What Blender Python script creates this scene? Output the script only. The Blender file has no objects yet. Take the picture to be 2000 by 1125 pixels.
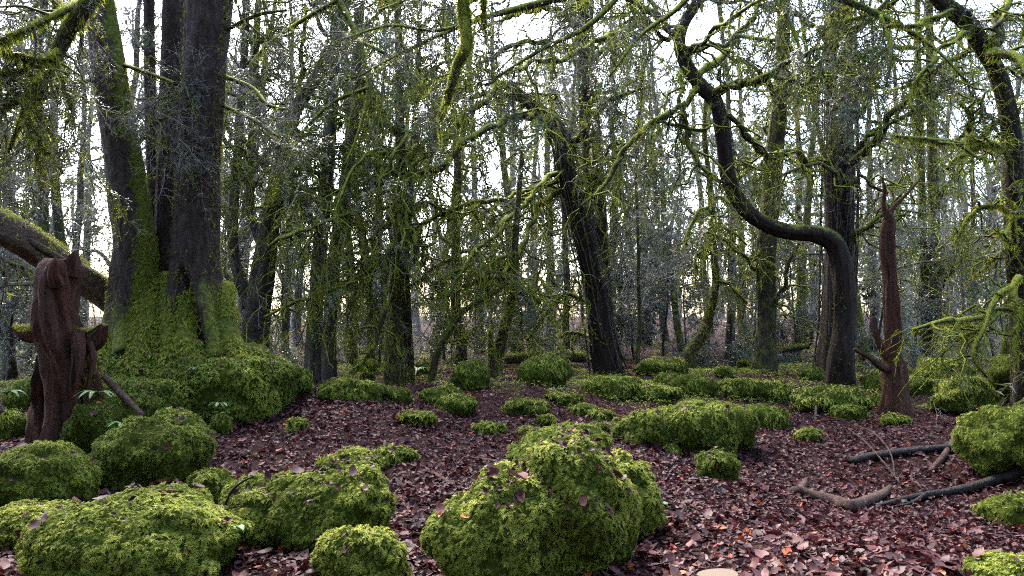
import bpy, math, random
import numpy as np

# ------------------------------------------------------------------ camera, sky, sun, exposure
scn = bpy.context.scene
FPX, HORIZON, CAMZ = 1444.0, 610.0, 1.6           # focal length and horizon row in photo pixels
cam_data = bpy.data.cameras.new('camera')
cam_data.sensor_width = 36.0
cam_data.lens = 36.0 * FPX / 2000.0
cam_data.clip_start, cam_data.clip_end = 0.05, 600.0
cam = bpy.data.objects.new('camera', cam_data)
scn.collection.objects.link(cam)
PITCH = math.atan((HORIZON - 562.5) / FPX)
cam.location = (0, 0, CAMZ)
cam.rotation_euler = (math.radians(90) + PITCH, 0, 0)
scn.camera = cam

SUN_EL, SUN_AZ = math.radians(50), math.radians(-22)   # azimuth from +Y towards +X
world = bpy.data.worlds.new('World')
scn.world = world
world.use_nodes = True
wn = world.node_tree
bg = wn.nodes['Background']
sky = wn.nodes.new('ShaderNodeTexSky')
sky.sky_type = 'NISHITA'
sky.sun_disc = False
sky.sun_elevation = SUN_EL
sky.sun_rotation = SUN_AZ
sky.air_density, sky.dust_density, sky.ozone_density = 1.0, 3.0, 1.0
wn.links.new(sky.outputs[0], bg.inputs['Color'])
bg.inputs['Strength'].default_value = 0.15
sun_data = bpy.data.lights.new('sun', 'SUN')
sun_data.energy = 1.5
sun_data.angle = math.radians(12)
sun_data.color = (1.0, 0.95, 0.86)
sun = bpy.data.objects.new('sun', sun_data)
scn.collection.objects.link(sun)
sun.rotation_euler = (math.pi / 2 - SUN_EL, 0, math.pi - SUN_AZ)
vs = scn.view_settings
scn.display_settings.display_device = 'sRGB'
vs.view_transform, vs.look = 'Standard', 'None'
vs.exposure, vs.gamma = 3.4, 1.0
vs.use_curve_mapping = False
scn.cycles.filter_width = 1.1
scn.cycles.use_denoising = False
scn.cycles.max_bounces = 5
scn.cycles.diffuse_bounces = 2
scn.cycles.glossy_bounces = 2
scn.cycles.transmission_bounces = 4
scn.cycles.caustics_reflective = scn.cycles.caustics_refractive = False

# ------------------------------------------------------------------ helpers
rng = np.random.default_rng(11)
V3 = lambda *a: np.array(a, float)
COS, SIN = math.cos(PITCH), math.sin(PITCH)
CAM = V3(0, 0, CAMZ)
FWD, UPV, RGT = V3(0, COS, SIN), V3(0, -SIN, COS), V3(1, 0, 0)


def P(px, py, d):
    """The point seen at photo pixel (px, py) at d metres in front of the camera."""
    return CAM + d * (FWD + RGT * ((px - 1000) / FPX) + UPV * ((562.5 - py) / FPX))


def nrm(a):
    return a / np.maximum(np.linalg.norm(a, axis=-1, keepdims=True), 1e-9)


def _h(i, seed):
    n = (i[..., 0] * 374761393 + i[..., 1] * 668265263 + i[..., 2] * 2147483647 + seed * 1274126177) & 0xFFFFFFFF
    n = ((n ^ (n >> 13)) * 1274126177) & 0xFFFFFFFF
    n = ((n ^ (n >> 16)) * 2246822519) & 0xFFFFFFFF
    return ((n ^ (n >> 15)) & 0xFFFFFF) / float(0xFFFFFF)


def vnoise(p, seed=0):
    p = np.asarray(p, float)
    i = np.floor(p).astype(np.int64)
    f = p - i
    u = f * f * (3 - 2 * f)
    r = 0
    for dx in (0, 1):
        for dy in (0, 1):
            for dz in (0, 1):
                w = (u[..., 0] if dx else 1 - u[..., 0]) * (u[..., 1] if dy else 1 - u[..., 1]) * (u[..., 2] if dz else 1 - u[..., 2])
                r = r + w * _h(i + np.array([dx, dy, dz]), seed)
    return r * 2 - 1


def fbm(p, seed=0, o=3):
    r, a = 0, 1.0
    for k in range(o):
        r = r + a * vnoise(np.asarray(p) * 2 ** k, seed + k)
        a *= .5
    return r


def ground_h(x, y):
    x, y = np.asarray(x, float), np.asarray(y, float)
    q = np.stack([x, y, x * 0], -1)
    g = lambda cx, cy, r, a: a * np.exp(-((x - cx) ** 2 + (y - cy) ** 2) / (r * r))
    h = .10 * fbm(q * .45, 3, 3) + .16 * vnoise(q * .16, 9) + .03 * vnoise(q * 2.1, 5)
    h = h * np.clip((np.hypot(x, y) - 1) / 3, .3, 1)
    h = h + g(.6, 12.0, 2.6, .46) + g(-2.2, 11.0, 2.2, .28) + g(-4.0, 9.6, 1.8, .25) + g(3.0, 7.2, 2.0, -.24) + g(6.2, 8.5, 1.6, .35)
    far = np.clip((y - 24) / 30, 0, 1)
    return h + far * far * .9


def on_ground(px, py):
    """Where the ray through the pixel meets the ground."""
    dirv = FWD + RGT * ((px - 1000) / FPX) + UPV * ((562.5 - py) / FPX)
    t = np.linspace(1.5, 60, 4000)
    p = CAM + t[:, None] * dirv
    below = np.nonzero(p[:, 2] < ground_h(p[:, 0], p[:, 1]))[0]
    k = below[0] if len(below) else len(t) - 1
    return p[k], t[k]


def catmull(pts, n):
    pts = np.asarray(pts, float)
    if len(pts) == 2:
        return pts[0] + (pts[1] - pts[0]) * np.linspace(0, 1, n)[:, None]
    e = np.concatenate([[2 * pts[0] - pts[1]], pts, [2 * pts[-1] - pts[-2]]])
    seg = np.linalg.norm(np.diff(pts[:, :3], axis=0), axis=1)
    cum = np.concatenate([[0], np.cumsum(seg)])
    s = np.linspace(0, cum[-1], n)
    k = np.clip(np.searchsorted(cum, s, side='right') - 1, 0, len(pts) - 2)
    t = ((s - cum[k]) / np.maximum(seg[k], 1e-9))[:, None]
    a, b, c, d = e[k], e[k + 1], e[k + 2], e[k + 3]
    return .5 * (2 * b + (c - a) * t + (2 * a - 5 * b + 4 * c - d) * t * t + (3 * b - a - 3 * c + d) * t ** 3)


class MB:
    """Collects vertices, quads and triangles; build() links them as one mesh object."""
    def __init__(self):
        self.V, self.A, self.Q, self.T, self.qm, self.tm, self.n = [], [], [], [], [], [], 0
        self.pts = []

    def sprigs(self, kinds, weights, p, F, N, scale, g):
        """Points that carry a twig each (grown by geometry nodes); kinds are names of twig shapes."""
        if len(p) == 0:
            return self
        ids = np.array([TWIG_NAMES.index(k) for k in kinds])
        w = np.array(weights, float)
        self.pts.append((p, F, N, np.broadcast_to(scale, (len(p),)), ids[g.choice(len(ids), len(p), p=w / w.sum())]))
        return self

    def add(self, v, vary=None, quads=None, tris=None, mat=0):
        v = np.asarray(v, float).reshape(-1, 3)
        if vary is None:
            vary = np.tile([.5, .5, 0, 1], (len(v), 1))
        vary = np.asarray(vary, float)
        if vary.ndim == 1:
            vary = np.tile(vary, (len(v), 1))
        self.V.append(v); self.A.append(vary.reshape(-1, 4))
        if quads is not None and len(quads):
            self.Q.append(np.asarray(quads).reshape(-1, 4) + self.n); self.qm.append(np.full(len(self.Q[-1]), mat))
        if tris is not None and len(tris):
            self.T.append(np.asarray(tris).reshape(-1, 3) + self.n); self.tm.append(np.full(len(self.T[-1]), mat))
        self.n += len(v)
        return self

    def tubes(self, paths, rads, sides=4, vary=None, mat=0, rmul=None, cap=False):
        paths, rads = np.asarray(paths, float), np.asarray(rads, float)
        if paths.ndim == 2:
            paths, rads = paths[None], rads[None]
        K, N = rads.shape
        if K == 0:
            return self
        t = nrm(np.gradient(paths, axis=1))
        m = nrm(paths[:, -1] - paths[:, 0])
        ref = np.where(np.abs(m[:, 2:3]) > .8, np.array([[0, 1., 0]]), np.array([[0, 0, 1.]]))[:, None, :]
        n1 = nrm(np.cross(t, np.broadcast_to(ref, t.shape)))
        n2 = np.cross(n1, t)
        th = np.arange(sides) * 2 * np.pi / sides
        c, s = np.cos(th), np.sin(th)
        rr = rads[:, :, None] * np.ones(sides)
        if rmul is not None:
            rr = rr * rmul
        v = paths[:, :, None, :] + rr[..., None] * (n1[:, :, None, :] * c[None, None, :, None] + n2[:, :, None, :] * s[None, None, :, None])
        base = (np.arange(K) * N * sides)[:, None, None]
        i = np.arange(N - 1)[None, :, None] * sides
        j, j2 = np.arange(sides)[None, None, :], (np.arange(sides)[None, None, :] + 1) % sides
        q = np.stack([base + i + j, base + i + j2, base + i + sides + j2, base + i + sides + j], -1).reshape(-1, 4)
        if vary is not None:
            vary = np.asarray(vary, float)
            if vary.ndim == 1:
                vary = np.broadcast_to(vary, (K, N, sides, 4))
            elif vary.ndim == 2:
                vary = np.broadcast_to(vary[:, None, None, :], (K, N, sides, 4))
            elif vary.ndim == 3:
                vary = np.broadcast_to(vary[:, :, None, :], (K, N, sides, 4))
            vary = np.asarray(vary).reshape(-1, 4)
        tr = None
        if cap:
            tr = []
            for k in range(K):
                for e in (0, N - 1):
                    b = k * N * sides + e * sides
                    for a in range(1, sides - 1):
                        tr.append((b, b + a, b + a + 1) if e else (b, b + a + 1, b + a))
        return self.add(v, vary, q, tr, mat)

    def scatter(self, tmpl, p, T, S, N, scale, vary, mat=0):
        """Copies of a small template (verts along/side/up, tris, tip values) at points p with frames T, S, N."""
        tv, tf, tt = tmpl
        K = len(p)
        if K == 0:
            return self
        scale = np.broadcast_to(np.asarray(scale, float), (K,))
        v = p[:, None, :] + scale[:, None, None] * (tv[None, :, 0:1] * T[:, None, :] + tv[None, :, 1:2] * S[:, None, :] + tv[None, :, 2:3] * N[:, None, :])
        a = np.empty((K, len(tv), 4))
        a[:, :, 0] = np.broadcast_to(vary, (K,))[:, None]
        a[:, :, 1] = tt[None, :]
        a[:, :, 2] = 0
        a[:, :, 3] = 1
        f = tf[None] + (np.arange(K) * len(tv))[:, None, None]
        return self.add(v, a, None, f, mat)

    def build(self, name, mats, parent=None, smooth=True):
        if not self.V and not self.pts:
            return None
        np_ = 0
        if self.pts:
            pp = [np.concatenate([q[k] for q in self.pts]) for k in range(5)]
            np_ = len(pp[0])
            self.V.append(pp[0]); self.A.append(np.tile([.5, .5, 0, 1.], (np_, 1)))
        V = np.concatenate(self.V)
        A = np.concatenate(self.A)
        if parent is not None:
            o = parent
            while o is not None:
                V = V - np.array(o.location)
                o = o.parent
        Q = np.concatenate(self.Q) if self.Q else np.zeros((0, 4), int)
        T = np.concatenate(self.T) if self.T else np.zeros((0, 3), int)
        me = bpy.data.meshes.new(name)
        me.vertices.add(len(V)); me.vertices.foreach_set('co', V.astype(np.float32).ravel())
        nl = Q.size + T.size
        me.loops.add(nl); me.loops.foreach_set('vertex_index', np.concatenate([Q.ravel(), T.ravel()]).astype(np.int32))
        me.polygons.add(len(Q) + len(T))
        st = np.concatenate([np.arange(len(Q)) * 4, Q.size + np.arange(len(T)) * 3]).astype(np.int32)
        me.polygons.foreach_set('loop_start', st)
        mi = np.concatenate([np.concatenate(self.qm) if self.qm else np.zeros(0), np.concatenate(self.tm) if self.tm else np.zeros(0)]).astype(np.int32)
        me.polygons.foreach_set('material_index', mi)
        sm = np.zeros(len(Q) + len(T), bool); sm[:] = smooth
        me.polygons.foreach_set('use_smooth', sm)
        me.update(calc_edges=True)
        at = me.attributes.new('vary', 'FLOAT_COLOR', 'POINT')
        at.data.foreach_set('color', A.astype(np.float32).ravel())
        for m in (mats if isinstance(mats, (list, tuple)) else [mats]):
            me.materials.append(m)
        o = bpy.data.objects.new(name, me)
        scn.collection.objects.link(o)
        o.parent = parent
        if np_:
            n0 = len(V) - np_
            for nm, tp, arr in (('fwd', 'FLOAT_VECTOR', pp[1]), ('nor', 'FLOAT_VECTOR', pp[2]), ('size', 'FLOAT', pp[3]), ('sort', 'INT', pp[4])):
                full = np.zeros((len(V),) + arr.shape[1:], np.int32 if tp == 'INT' else np.float32)
                if tp == 'INT':
                    full[:] = -1
                full[n0:] = arr
                a_ = me.attributes.new(nm, tp, 'POINT')
                a_.data.foreach_set('vector' if tp == 'FLOAT_VECTOR' else 'value', full.ravel())
            md = o.modifiers.new('twigs', 'NODES')
            md.node_group = twig_group()
        return o


TWIG_NAMES = ['yew', 'yew2', 'mossy', 'mossy2', 'bare', 'bare2', 'leafy', 'leafy2', 'yewfar', 'leafyfar']
TWIGS = {}
_grp = []


def twig_group():
    """Geometry nodes: keep the mesh, put a twig of the given sort on each loose point."""
    if _grp:
        return _grp[0]
    ng = bpy.data.node_groups.new('twigs_on_points', 'GeometryNodeTree')
    ng.interface.new_socket('Geometry', in_out='INPUT', socket_type='NodeSocketGeometry')
    ng.interface.new_socket('Geometry', in_out='OUTPUT', socket_type='NodeSocketGeometry')
    N_, L_ = ng.nodes, ng.links
    gi, go = N_.new('NodeGroupInput'), N_.new('NodeGroupOutput')
    jn = N_.new('GeometryNodeJoinGeometry')
    def attr(nm, tp):
        a = N_.new('GeometryNodeInputNamedAttribute')
        a.data_type = tp
        a.inputs['Name'].default_value = nm
        return a.outputs['Attribute']
    ax = N_.new('FunctionNodeAxesToRotation')
    ax.primary_axis, ax.secondary_axis = 'X', 'Z'
    L_.new(attr('fwd', 'FLOAT_VECTOR'), ax.inputs[0]); L_.new(attr('nor', 'FLOAT_VECTOR'), ax.inputs[1])
    sz, so = attr('size', 'FLOAT'), attr('sort', 'INT')
    for k, nm in enumerate(TWIG_NAMES):
        cp = N_.new('FunctionNodeCompare')
        cp.data_type, cp.operation = 'INT', 'EQUAL'
        L_.new(so, cp.inputs[2]); cp.inputs[3].default_value = k
        oi = N_.new('GeometryNodeObjectInfo')
        oi.inputs['Object'].default_value = TWIGS[nm]
        oi.inputs['As Instance'].default_value = False
        ip = N_.new('GeometryNodeInstanceOnPoints')
        L_.new(gi.outputs[0], ip.inputs['Points']); L_.new(cp.outputs[0], ip.inputs['Selection'])
        L_.new(oi.outputs['Geometry'], ip.inputs['Instance']); L_.new(ax.outputs[0], ip.inputs['Rotation']); L_.new(sz, ip.inputs['Scale'])
        L_.new(ip.outputs[0], jn.inputs[0])
    L_.new(gi.outputs[0], jn.inputs[0])
    L_.new(jn.outputs[0], go.inputs[0])
    _grp.append(ng)
    return ng


def tag(o, label=None, cat=None, group=None, kind=None):
    for k, v in (('label', label), ('category', cat), ('group', group), ('kind', kind)):
        if v:
            o[k] = v
    return o


def thing(name, loc, label, cat, group=None):
    o = bpy.data.objects.new(name, None)
    o.empty_display_size = .1
    o.location = tuple(float(c) for c in loc)
    scn.collection.objects.link(o)
    return tag(o, label, cat, group)


# ------------------------------------------------------------------ materials
def nodes(name):
    m = bpy.data.materials.new(name)
    m.use_nodes = True
    nt = m.node_tree
    return m, nt, nt.nodes['Principled BSDF'], nt.nodes['Material Output']


def ramp(nt, fac, stops):
    r = nt.nodes.new('ShaderNodeValToRGB')
    while len(r.color_ramp.elements) < len(stops):
        r.color_ramp.elements.new(.5)
    for e, (p, c) in zip(r.color_ramp.elements, stops):
        e.position = p
        e.color = (*c, 1) if len(c) == 3 else c
    nt.links.new(fac, r.inputs[0])
    return r.outputs[0]


def noise(nt, vec, scale, detail=4, rough=.6):
    n = nt.nodes.new('ShaderNodeTexNoise')
    n.inputs['Scale'].default_value = scale
    n.inputs['Detail'].default_value = detail
    n.inputs['Roughness'].default_value = rough
    nt.links.new(vec, n.inputs['Vector'])
    return n.outputs['Fac']


def math_n(nt, op, a, b=None, c=None, clamp=False):
    n = nt.nodes.new('ShaderNodeMath')
    n.operation = op
    n.use_clamp = clamp
    for k, x in enumerate((a, b, c)):
        if x is None:
            continue
        if isinstance(x, (int, float)):
            n.inputs[k].default_value = x
        else:
            nt.links.new(x, n.inputs[k])
    return n.outputs[0]


def mixc(nt, fac, a, b, mode='MIX'):
    n = nt.nodes.new('ShaderNodeMix')
    n.data_type = 'RGBA'
    n.blend_type = mode
    for s, x in ((n.inputs[0], fac), (n.inputs[6], a), (n.inputs[7], b)):
        if isinstance(x, (int, float)):
            s.default_value = x
        elif isinstance(x, tuple):
            s.default_value = (*x, 1)
        else:
            nt.links.new(x, s)
    return n.outputs[2]


def vary_node(nt):
    a = nt.nodes.new('ShaderNodeAttribute')
    a.attribute_name = 'vary'
    s = nt.nodes.new('ShaderNodeSeparateColor')
    nt.links.new(a.outputs['Color'], s.inputs[0])
    return s.outputs[0], s.outputs[1], s.outputs[2]


def obj_coords(nt, scale=(1, 1, 1)):
    g = nt.nodes.new('ShaderNodeNewGeometry')
    m = nt.nodes.new('ShaderNodeMapping')
    m.inputs['Scale'].default_value = scale
    nt.links.new(g.outputs['Position'], m.inputs[0])
    return m.outputs[0], g


def leafy(name, stops, rough=.6, trans=.35, spec=.3, tip=(.35, 1.25), tint=None):
    """Thin leaves: colour by the per-leaf value, paler towards the tip, partly translucent."""
    m, nt, b, out = nodes(name)
    r, t, _ = vary_node(nt)
    col = ramp(nt, r, stops)
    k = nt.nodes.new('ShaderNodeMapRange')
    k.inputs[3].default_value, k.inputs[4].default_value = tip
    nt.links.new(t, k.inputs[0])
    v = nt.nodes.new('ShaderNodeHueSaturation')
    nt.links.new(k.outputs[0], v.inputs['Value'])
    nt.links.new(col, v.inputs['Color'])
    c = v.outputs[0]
    nt.links.new(c, b.inputs['Base Color'])
    b.inputs['Roughness'].default_value = rough
    b.inputs['Specular IOR Level'].default_value = spec
    if trans:
        tr = nt.nodes.new('ShaderNodeBsdfTranslucent')
        nt.links.new(c, tr.inputs['Color'])
        mx = nt.nodes.new('ShaderNodeMixShader')
        mx.inputs[0].default_value = trans
        nt.links.new(b.outputs[0], mx.inputs[1])
        nt.links.new(tr.outputs[0], mx.inputs[2])
        nt.links.new(mx.outputs[0], out.inputs['Surface'])
    return m


def barky(name, dark, pale, moss_lo, moss_hi, stretch=(9, 9, 1.6), up=.5, bias=0.0, bump=.6, lichen=0.0, rough=.85, red=None, spec=.10):
    """Bark with moss where the vertex value 'b', the upward slope and noise allow it."""
    m, nt, b, out = nodes(name)
    r, t, mo = vary_node(nt)
    co, g = obj_coords(nt, stretch)
    co1, _ = obj_coords(nt)
    n1 = noise(nt, co, 3.0, 7, .7)
    n2 = noise(nt, co1, 5.0, 5, .6)
    n3 = noise(nt, co1, 24.0, 4, .7)
    col = ramp(nt, n1, [(.3, dark), (.72, pale)])
    if red:
        col = mixc(nt, math_n(nt, 'MULTIPLY_ADD', noise(nt, co, 1.2, 4), 2.2, -.75, clamp=True), col, red)
    if lichen:
        l = math_n(nt, 'MULTIPLY_ADD', noise(nt, co1, 15, 5, .8), 9, -5.9, clamp=True)
        col = mixc(nt, math_n(nt, 'MULTIPLY', l, lichen), col, (.34, .33, .31))
    sep = nt.nodes.new('ShaderNodeSeparateXYZ')
    nt.links.new(g.outputs['Normal'], sep.inputs[0])
    f = math_n(nt, 'MULTIPLY_ADD', sep.outputs[2], up, bias)
    f = math_n(nt, 'ADD', f, mo)
    f = math_n(nt, 'ADD', f, math_n(nt, 'MULTIPLY_ADD', n2, 1.5, -.75))
    f = math_n(nt, 'ADD', f, math_n(nt, 'MULTIPLY_ADD', n3, .6, -.3))
    f = math_n(nt, 'MULTIPLY_ADD', f, 2.6, -.55, clamp=True)
    mcol = ramp(nt, n3, [(.3, moss_lo), (.75, moss_hi)])
    c = mixc(nt, f, col, mcol)
    nt.links.new(c, b.inputs['Base Color'])
    b.inputs['Roughness'].default_value = rough
    b.inputs['Specular IOR Level'].default_value = spec
    bp = nt.nodes.new('ShaderNodeBump')
    bp.inputs['Strength'].default_value = bump
    bp.inputs['Distance'].default_value = .06
    hh = math_n(nt, 'ADD', n1, math_n(nt, 'MULTIPLY', n3, .35))
    nt.links.new(hh, bp.inputs['Height'])
    nt.links.new(bp.outputs[0], b.inputs['Normal'])
    return m


MOSS_LO, MOSS_HI = (.022, .030, .005), (.15, .170, .022)
M = {}
M['beech'] = barky('beech_bark', (.006, .0045, .004), (.072, .050, .042), MOSS_LO, MOSS_HI, (6, 6, 2.4), up=.35, bias=-.2, lichen=.7, bump=1.0)
M['dark'] = barky('dark_bark', (.003, .002, .002), (.034, .023, .018), MOSS_LO, MOSS_HI, (4.5, 4.5, .8), up=.7, bias=-.12, bump=1.0)
M['limb'] = barky('mossy_limb_bark', (.012, .009, .007), (.06, .045, .035), (.05, .065, .008), (.25, .27, .030), (8, 8, 8), up=.85, bias=.22)
M['mossy'] = barky('moss_clad_bark', (.006, .005, .004), (.055, .042, .032), MOSS_LO, MOSS_HI, (4.5, 4.5, .9), up=.3, bias=.22)
M['grey'] = barky('grey_bark', (.009, .007, .006), (.075, .062, .053), MOSS_LO, MOSS_HI, (4.5, 4.5, .9), up=.3, bias=-.05)
M['rot'] = barky('weathered_red_wood', (.003, .0018, .0013), (.105, .058, .042), MOSS_LO, MOSS_HI, (9, 9, .8), up=.75, bias=-.32, bump=1.0, red=(.085, .026, .015), rough=.75, lichen=.2)
M['log'] = barky('weathered_log', (.030, .022, .018), (.19, .135, .10), MOSS_LO, MOSS_HI, (4, 4, 11), up=1.0, bias=-.2, bump=.9)
M['stick'] = barky('fallen_stick_bark', (.016, .010, .008), (.10, .062, .048), MOSS_LO, MOSS_HI, (5, 5, 5), up=.1, bias=-.6)
M['wetstick'] = barky('wet_dark_stick_bark', (.005, .0045, .0045), (.026, .022, .021), MOSS_LO, MOSS_HI, (5, 5, 5), up=.1, bias=-.8, rough=.45)
M['rock'] = barky('moss_covered_rock', (.018, .016, .014), (.085, .08, .075), (.010, .014, .003), (.048, .062, .008), (3, 3, 3), up=.3, bias=.8, spec=.02, rough=1.0)
M['twig'] = barky('twig_bark', (.022, .017, .014), (.10, .080, .068), MOSS_LO, (.15, .19, .03), (3, 3, 3), up=.5, bias=-.05)
M['paletwig'] = barky('pale_twig_bark', (.085, .077, .068), (.27, .245, .215), MOSS_LO, (.16, .19, .05), (3, 3, 3), up=.3, bias=-.15)
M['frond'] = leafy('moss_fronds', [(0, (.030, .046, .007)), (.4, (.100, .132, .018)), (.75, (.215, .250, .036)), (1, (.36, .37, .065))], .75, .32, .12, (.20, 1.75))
M['tuft'] = leafy('branch_moss', [(0, (.055, .068, .010)), (.5, (.18, .20, .024)), (1, (.36, .36, .055))], .8, .45, .1, (.3, 1.6))
M['needle'] = leafy('yew_needles', [(0, (.016, .025, .010)), (.6, (.042, .058, .021)), (1, (.09, .105, .037))], .38, .25, .5, (.8, 1.1))
M['greyleaf'] = leafy('grey_green_leaves', [(0, (.045, .060, .038)), (.6, (.105, .130, .085)), (1, (.18, .20, .14))], .35, .3, .6, (.8, 1.1))
M['litter'] = leafy('fallen_leaves', [(0, (.010, .003, .003)), (.35, (.036, .008, .009)), (.65, (.078, .020, .021)), (.86, (.12, .044, .045)), (.94, (.155, .070, .070)), (.96, (.22, .025, .012)), (1, (.30, .08, .02))], .6, .15, .22, (.7, 1.2))
M['orange'] = leafy('orange_leaf', [(0, (.42, .10, .02)), (1, (.50, .05, .015))], .5, .4, .3, (.9, 1.1))
M['fern'] = leafy('fern_leaf', [(0, (.05, .13, .03)), (1, (.11, .20, .07))], .5, .3, .3, (.9, 1.1))


def soil_material():
    m, nt, b, out = nodes('forest_soil')
    co, g = obj_coords(nt)
    n = noise(nt, co, 9, 8, .7)
    n2 = noise(nt, co, 60, 4, .7)
    c = ramp(nt, n, [(.3, (.008, .003, .003)), (.7, (.032, .011, .011))])
    c = mixc(nt, math_n(nt, 'MULTIPLY', n2, .6), c, (.042, .015, .015))
    nt.links.new(c, b.inputs['Base Color'])
    b.inputs['Roughness'].default_value = .9
    b.inputs['Specular IOR Level'].default_value = .08
    bp = nt.nodes.new('ShaderNodeBump')
    bp.inputs['Strength'].default_value = 1
    bp.inputs['Distance'].default_value = .05
    nt.links.new(math_n(nt, 'ADD', n, n2), bp.inputs['Height'])
    nt.links.new(bp.outputs[0], b.inputs['Normal'])
    return m


def cut_wood_material():
    m, nt, b, out = nodes('sawn_wood')
    tc = nt.nodes.new('ShaderNodeTexCoord')
    w = nt.nodes.new('ShaderNodeTexWave')
    w.wave_type, w.rings_direction = 'RINGS', 'Z'
    w.inputs['Scale'].default_value = 28
    w.inputs['Distortion'].default_value = 2.5
    nt.links.new(tc.outputs['Object'], w.inputs['Vector'])
    nt.links.new(ramp(nt, w.outputs['Fac'], [(.2, (.03, .016, .008)), (.8, (.085, .05, .025))]), b.inputs['Base Color'])
    b.inputs['Roughness'].default_value = .8
    return m


M['soil'] = soil_material()
M['cut'] = cut_wood_material()


# ------------------------------------------------------------------ leaf-sized templates (along, side, up)
def frond_template(pairs, curve, seed):
    r = np.random.default_rng(seed)
    v, f, t = [], [], []
    def pt(s):
        return np.array([s * (1 - .15 * curve), .12 * math.sin(3 * s + seed), .30 * math.sin(s * 2.4) * curve - .55 * curve * s * s])
    for k in range(pairs):
        s = .05 + .80 * k / pairs
        w = (.29 * math.sin(math.pi * min(1, .18 + .85 * s)) + .05) * r.uniform(.8, 1.15)
        for sd in (-1, 1):
            a, b = pt(s), pt(min(1, s + .12))
            tip = pt(s) + np.array([.22 * r.uniform(.7, 1.3), sd * w, -.10 * r.uniform(.2, 1.6)])
            n = len(v)
            v += [a, b, tip]
            f.append((n, n + 1, n + 2) if sd < 0 else (n + 1, n, n + 2))
            t += [s * .5, s * .5 + .1, .45 + .55 * s]
    n = len(v)
    v += [pt(.72) + np.array([0, -.10, 0]), pt(.72) + np.array([0, .10, 0]), pt(1.05)]
    f.append((n, n + 1, n + 2)); t += [.5, .5, 1.0]
    return np.array(v), np.array(f), np.array(t)


FROND4 = [frond_template(4, c, k + 20) for k, c in enumerate((.9, 1.2, .6, 1.4))]
FROND = [frond_template(5, c, k) for k, c in enumerate((.9, 1.2, .6, 1.4))]
FROND_FAR = [frond_template(2, c, k + 9) for k, c in enumerate((.9, 1.3))]
BLADE = (np.array([[0, -.13, 0], [0, .13, 0], [1, 0, -.12]]), np.array([[0, 1, 2]]), np.array([0, 0, 1.]))
NEEDLE = (np.array([[0, -.02, 0], [.4, .09, 0], [.45, -.09, 0], [1, 0, -.05]]), np.array([[0, 2, 1], [1, 2, 3]]), np.array([0, .5, .5, 1.]))


def needle_spray(n, seed):
    """A flat yew spray: needles in two ranks along a drooping shoot."""
    r = np.random.default_rng(seed)
    v, f, t = [], [], []
    for k in range(n):
        s = (k + .5) / n
        base = np.array([s, 0, -.25 * s * s])
        for sd in (-1, 1):
            L = .30 * (1 - .35 * s) * r.uniform(.7, 1.2)
            d = np.array([.45 + .3 * s, sd * .85, r.uniform(-.3, .1)])
            d /= np.linalg.norm(d)
            i = len(v)
            v += [base, base + np.array([.07, 0, -.02]), base + d * L]
            f.append((i, i + 1, i + 2) if sd > 0 else (i + 1, i, i + 2)); t += [.2, .2, 1]
    return np.array(v), np.array(f), np.array(t)


SPRAY = [needle_spray(6, 1), needle_spray(7, 2)]


def litter_template(seed):
    r = np.random.default_rng(seed)
    c = r.uniform(.05, .28)
    w = r.uniform(.26, .38)
    v = [[-.5, 0, c * .6], [-.12, w, c * r.uniform(.3, 1.6)], [-.12, -w, c * r.uniform(.3, 1.6)], [0, 0, 0], [.25, w * .7, c * r.uniform(.2, 1.4)], [.25, -w * .7, c * r.uniform(.2, 1.4)], [.55, 0, c * r.uniform(.2, 1.5)]]
    f = [[0, 3, 1], [0, 2, 3], [3, 4, 1], [3, 2, 5], [3, 6, 4], [3, 5, 6]]
    return np.array(v), np.array(f), np.array([.5, .9, .3, .2, .9, .5, 1.])


LITTER = [litter_template(k) for k in range(7)]
LITTER_FAR = [(v[[0, 4, 5, 6, 3]], np.array([[0, 4, 1], [0, 2, 4], [4, 3, 1], [4, 2, 3]])[:4], t[[0, 4, 5, 6, 3]]) for v, f, t in LITTER]


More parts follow.
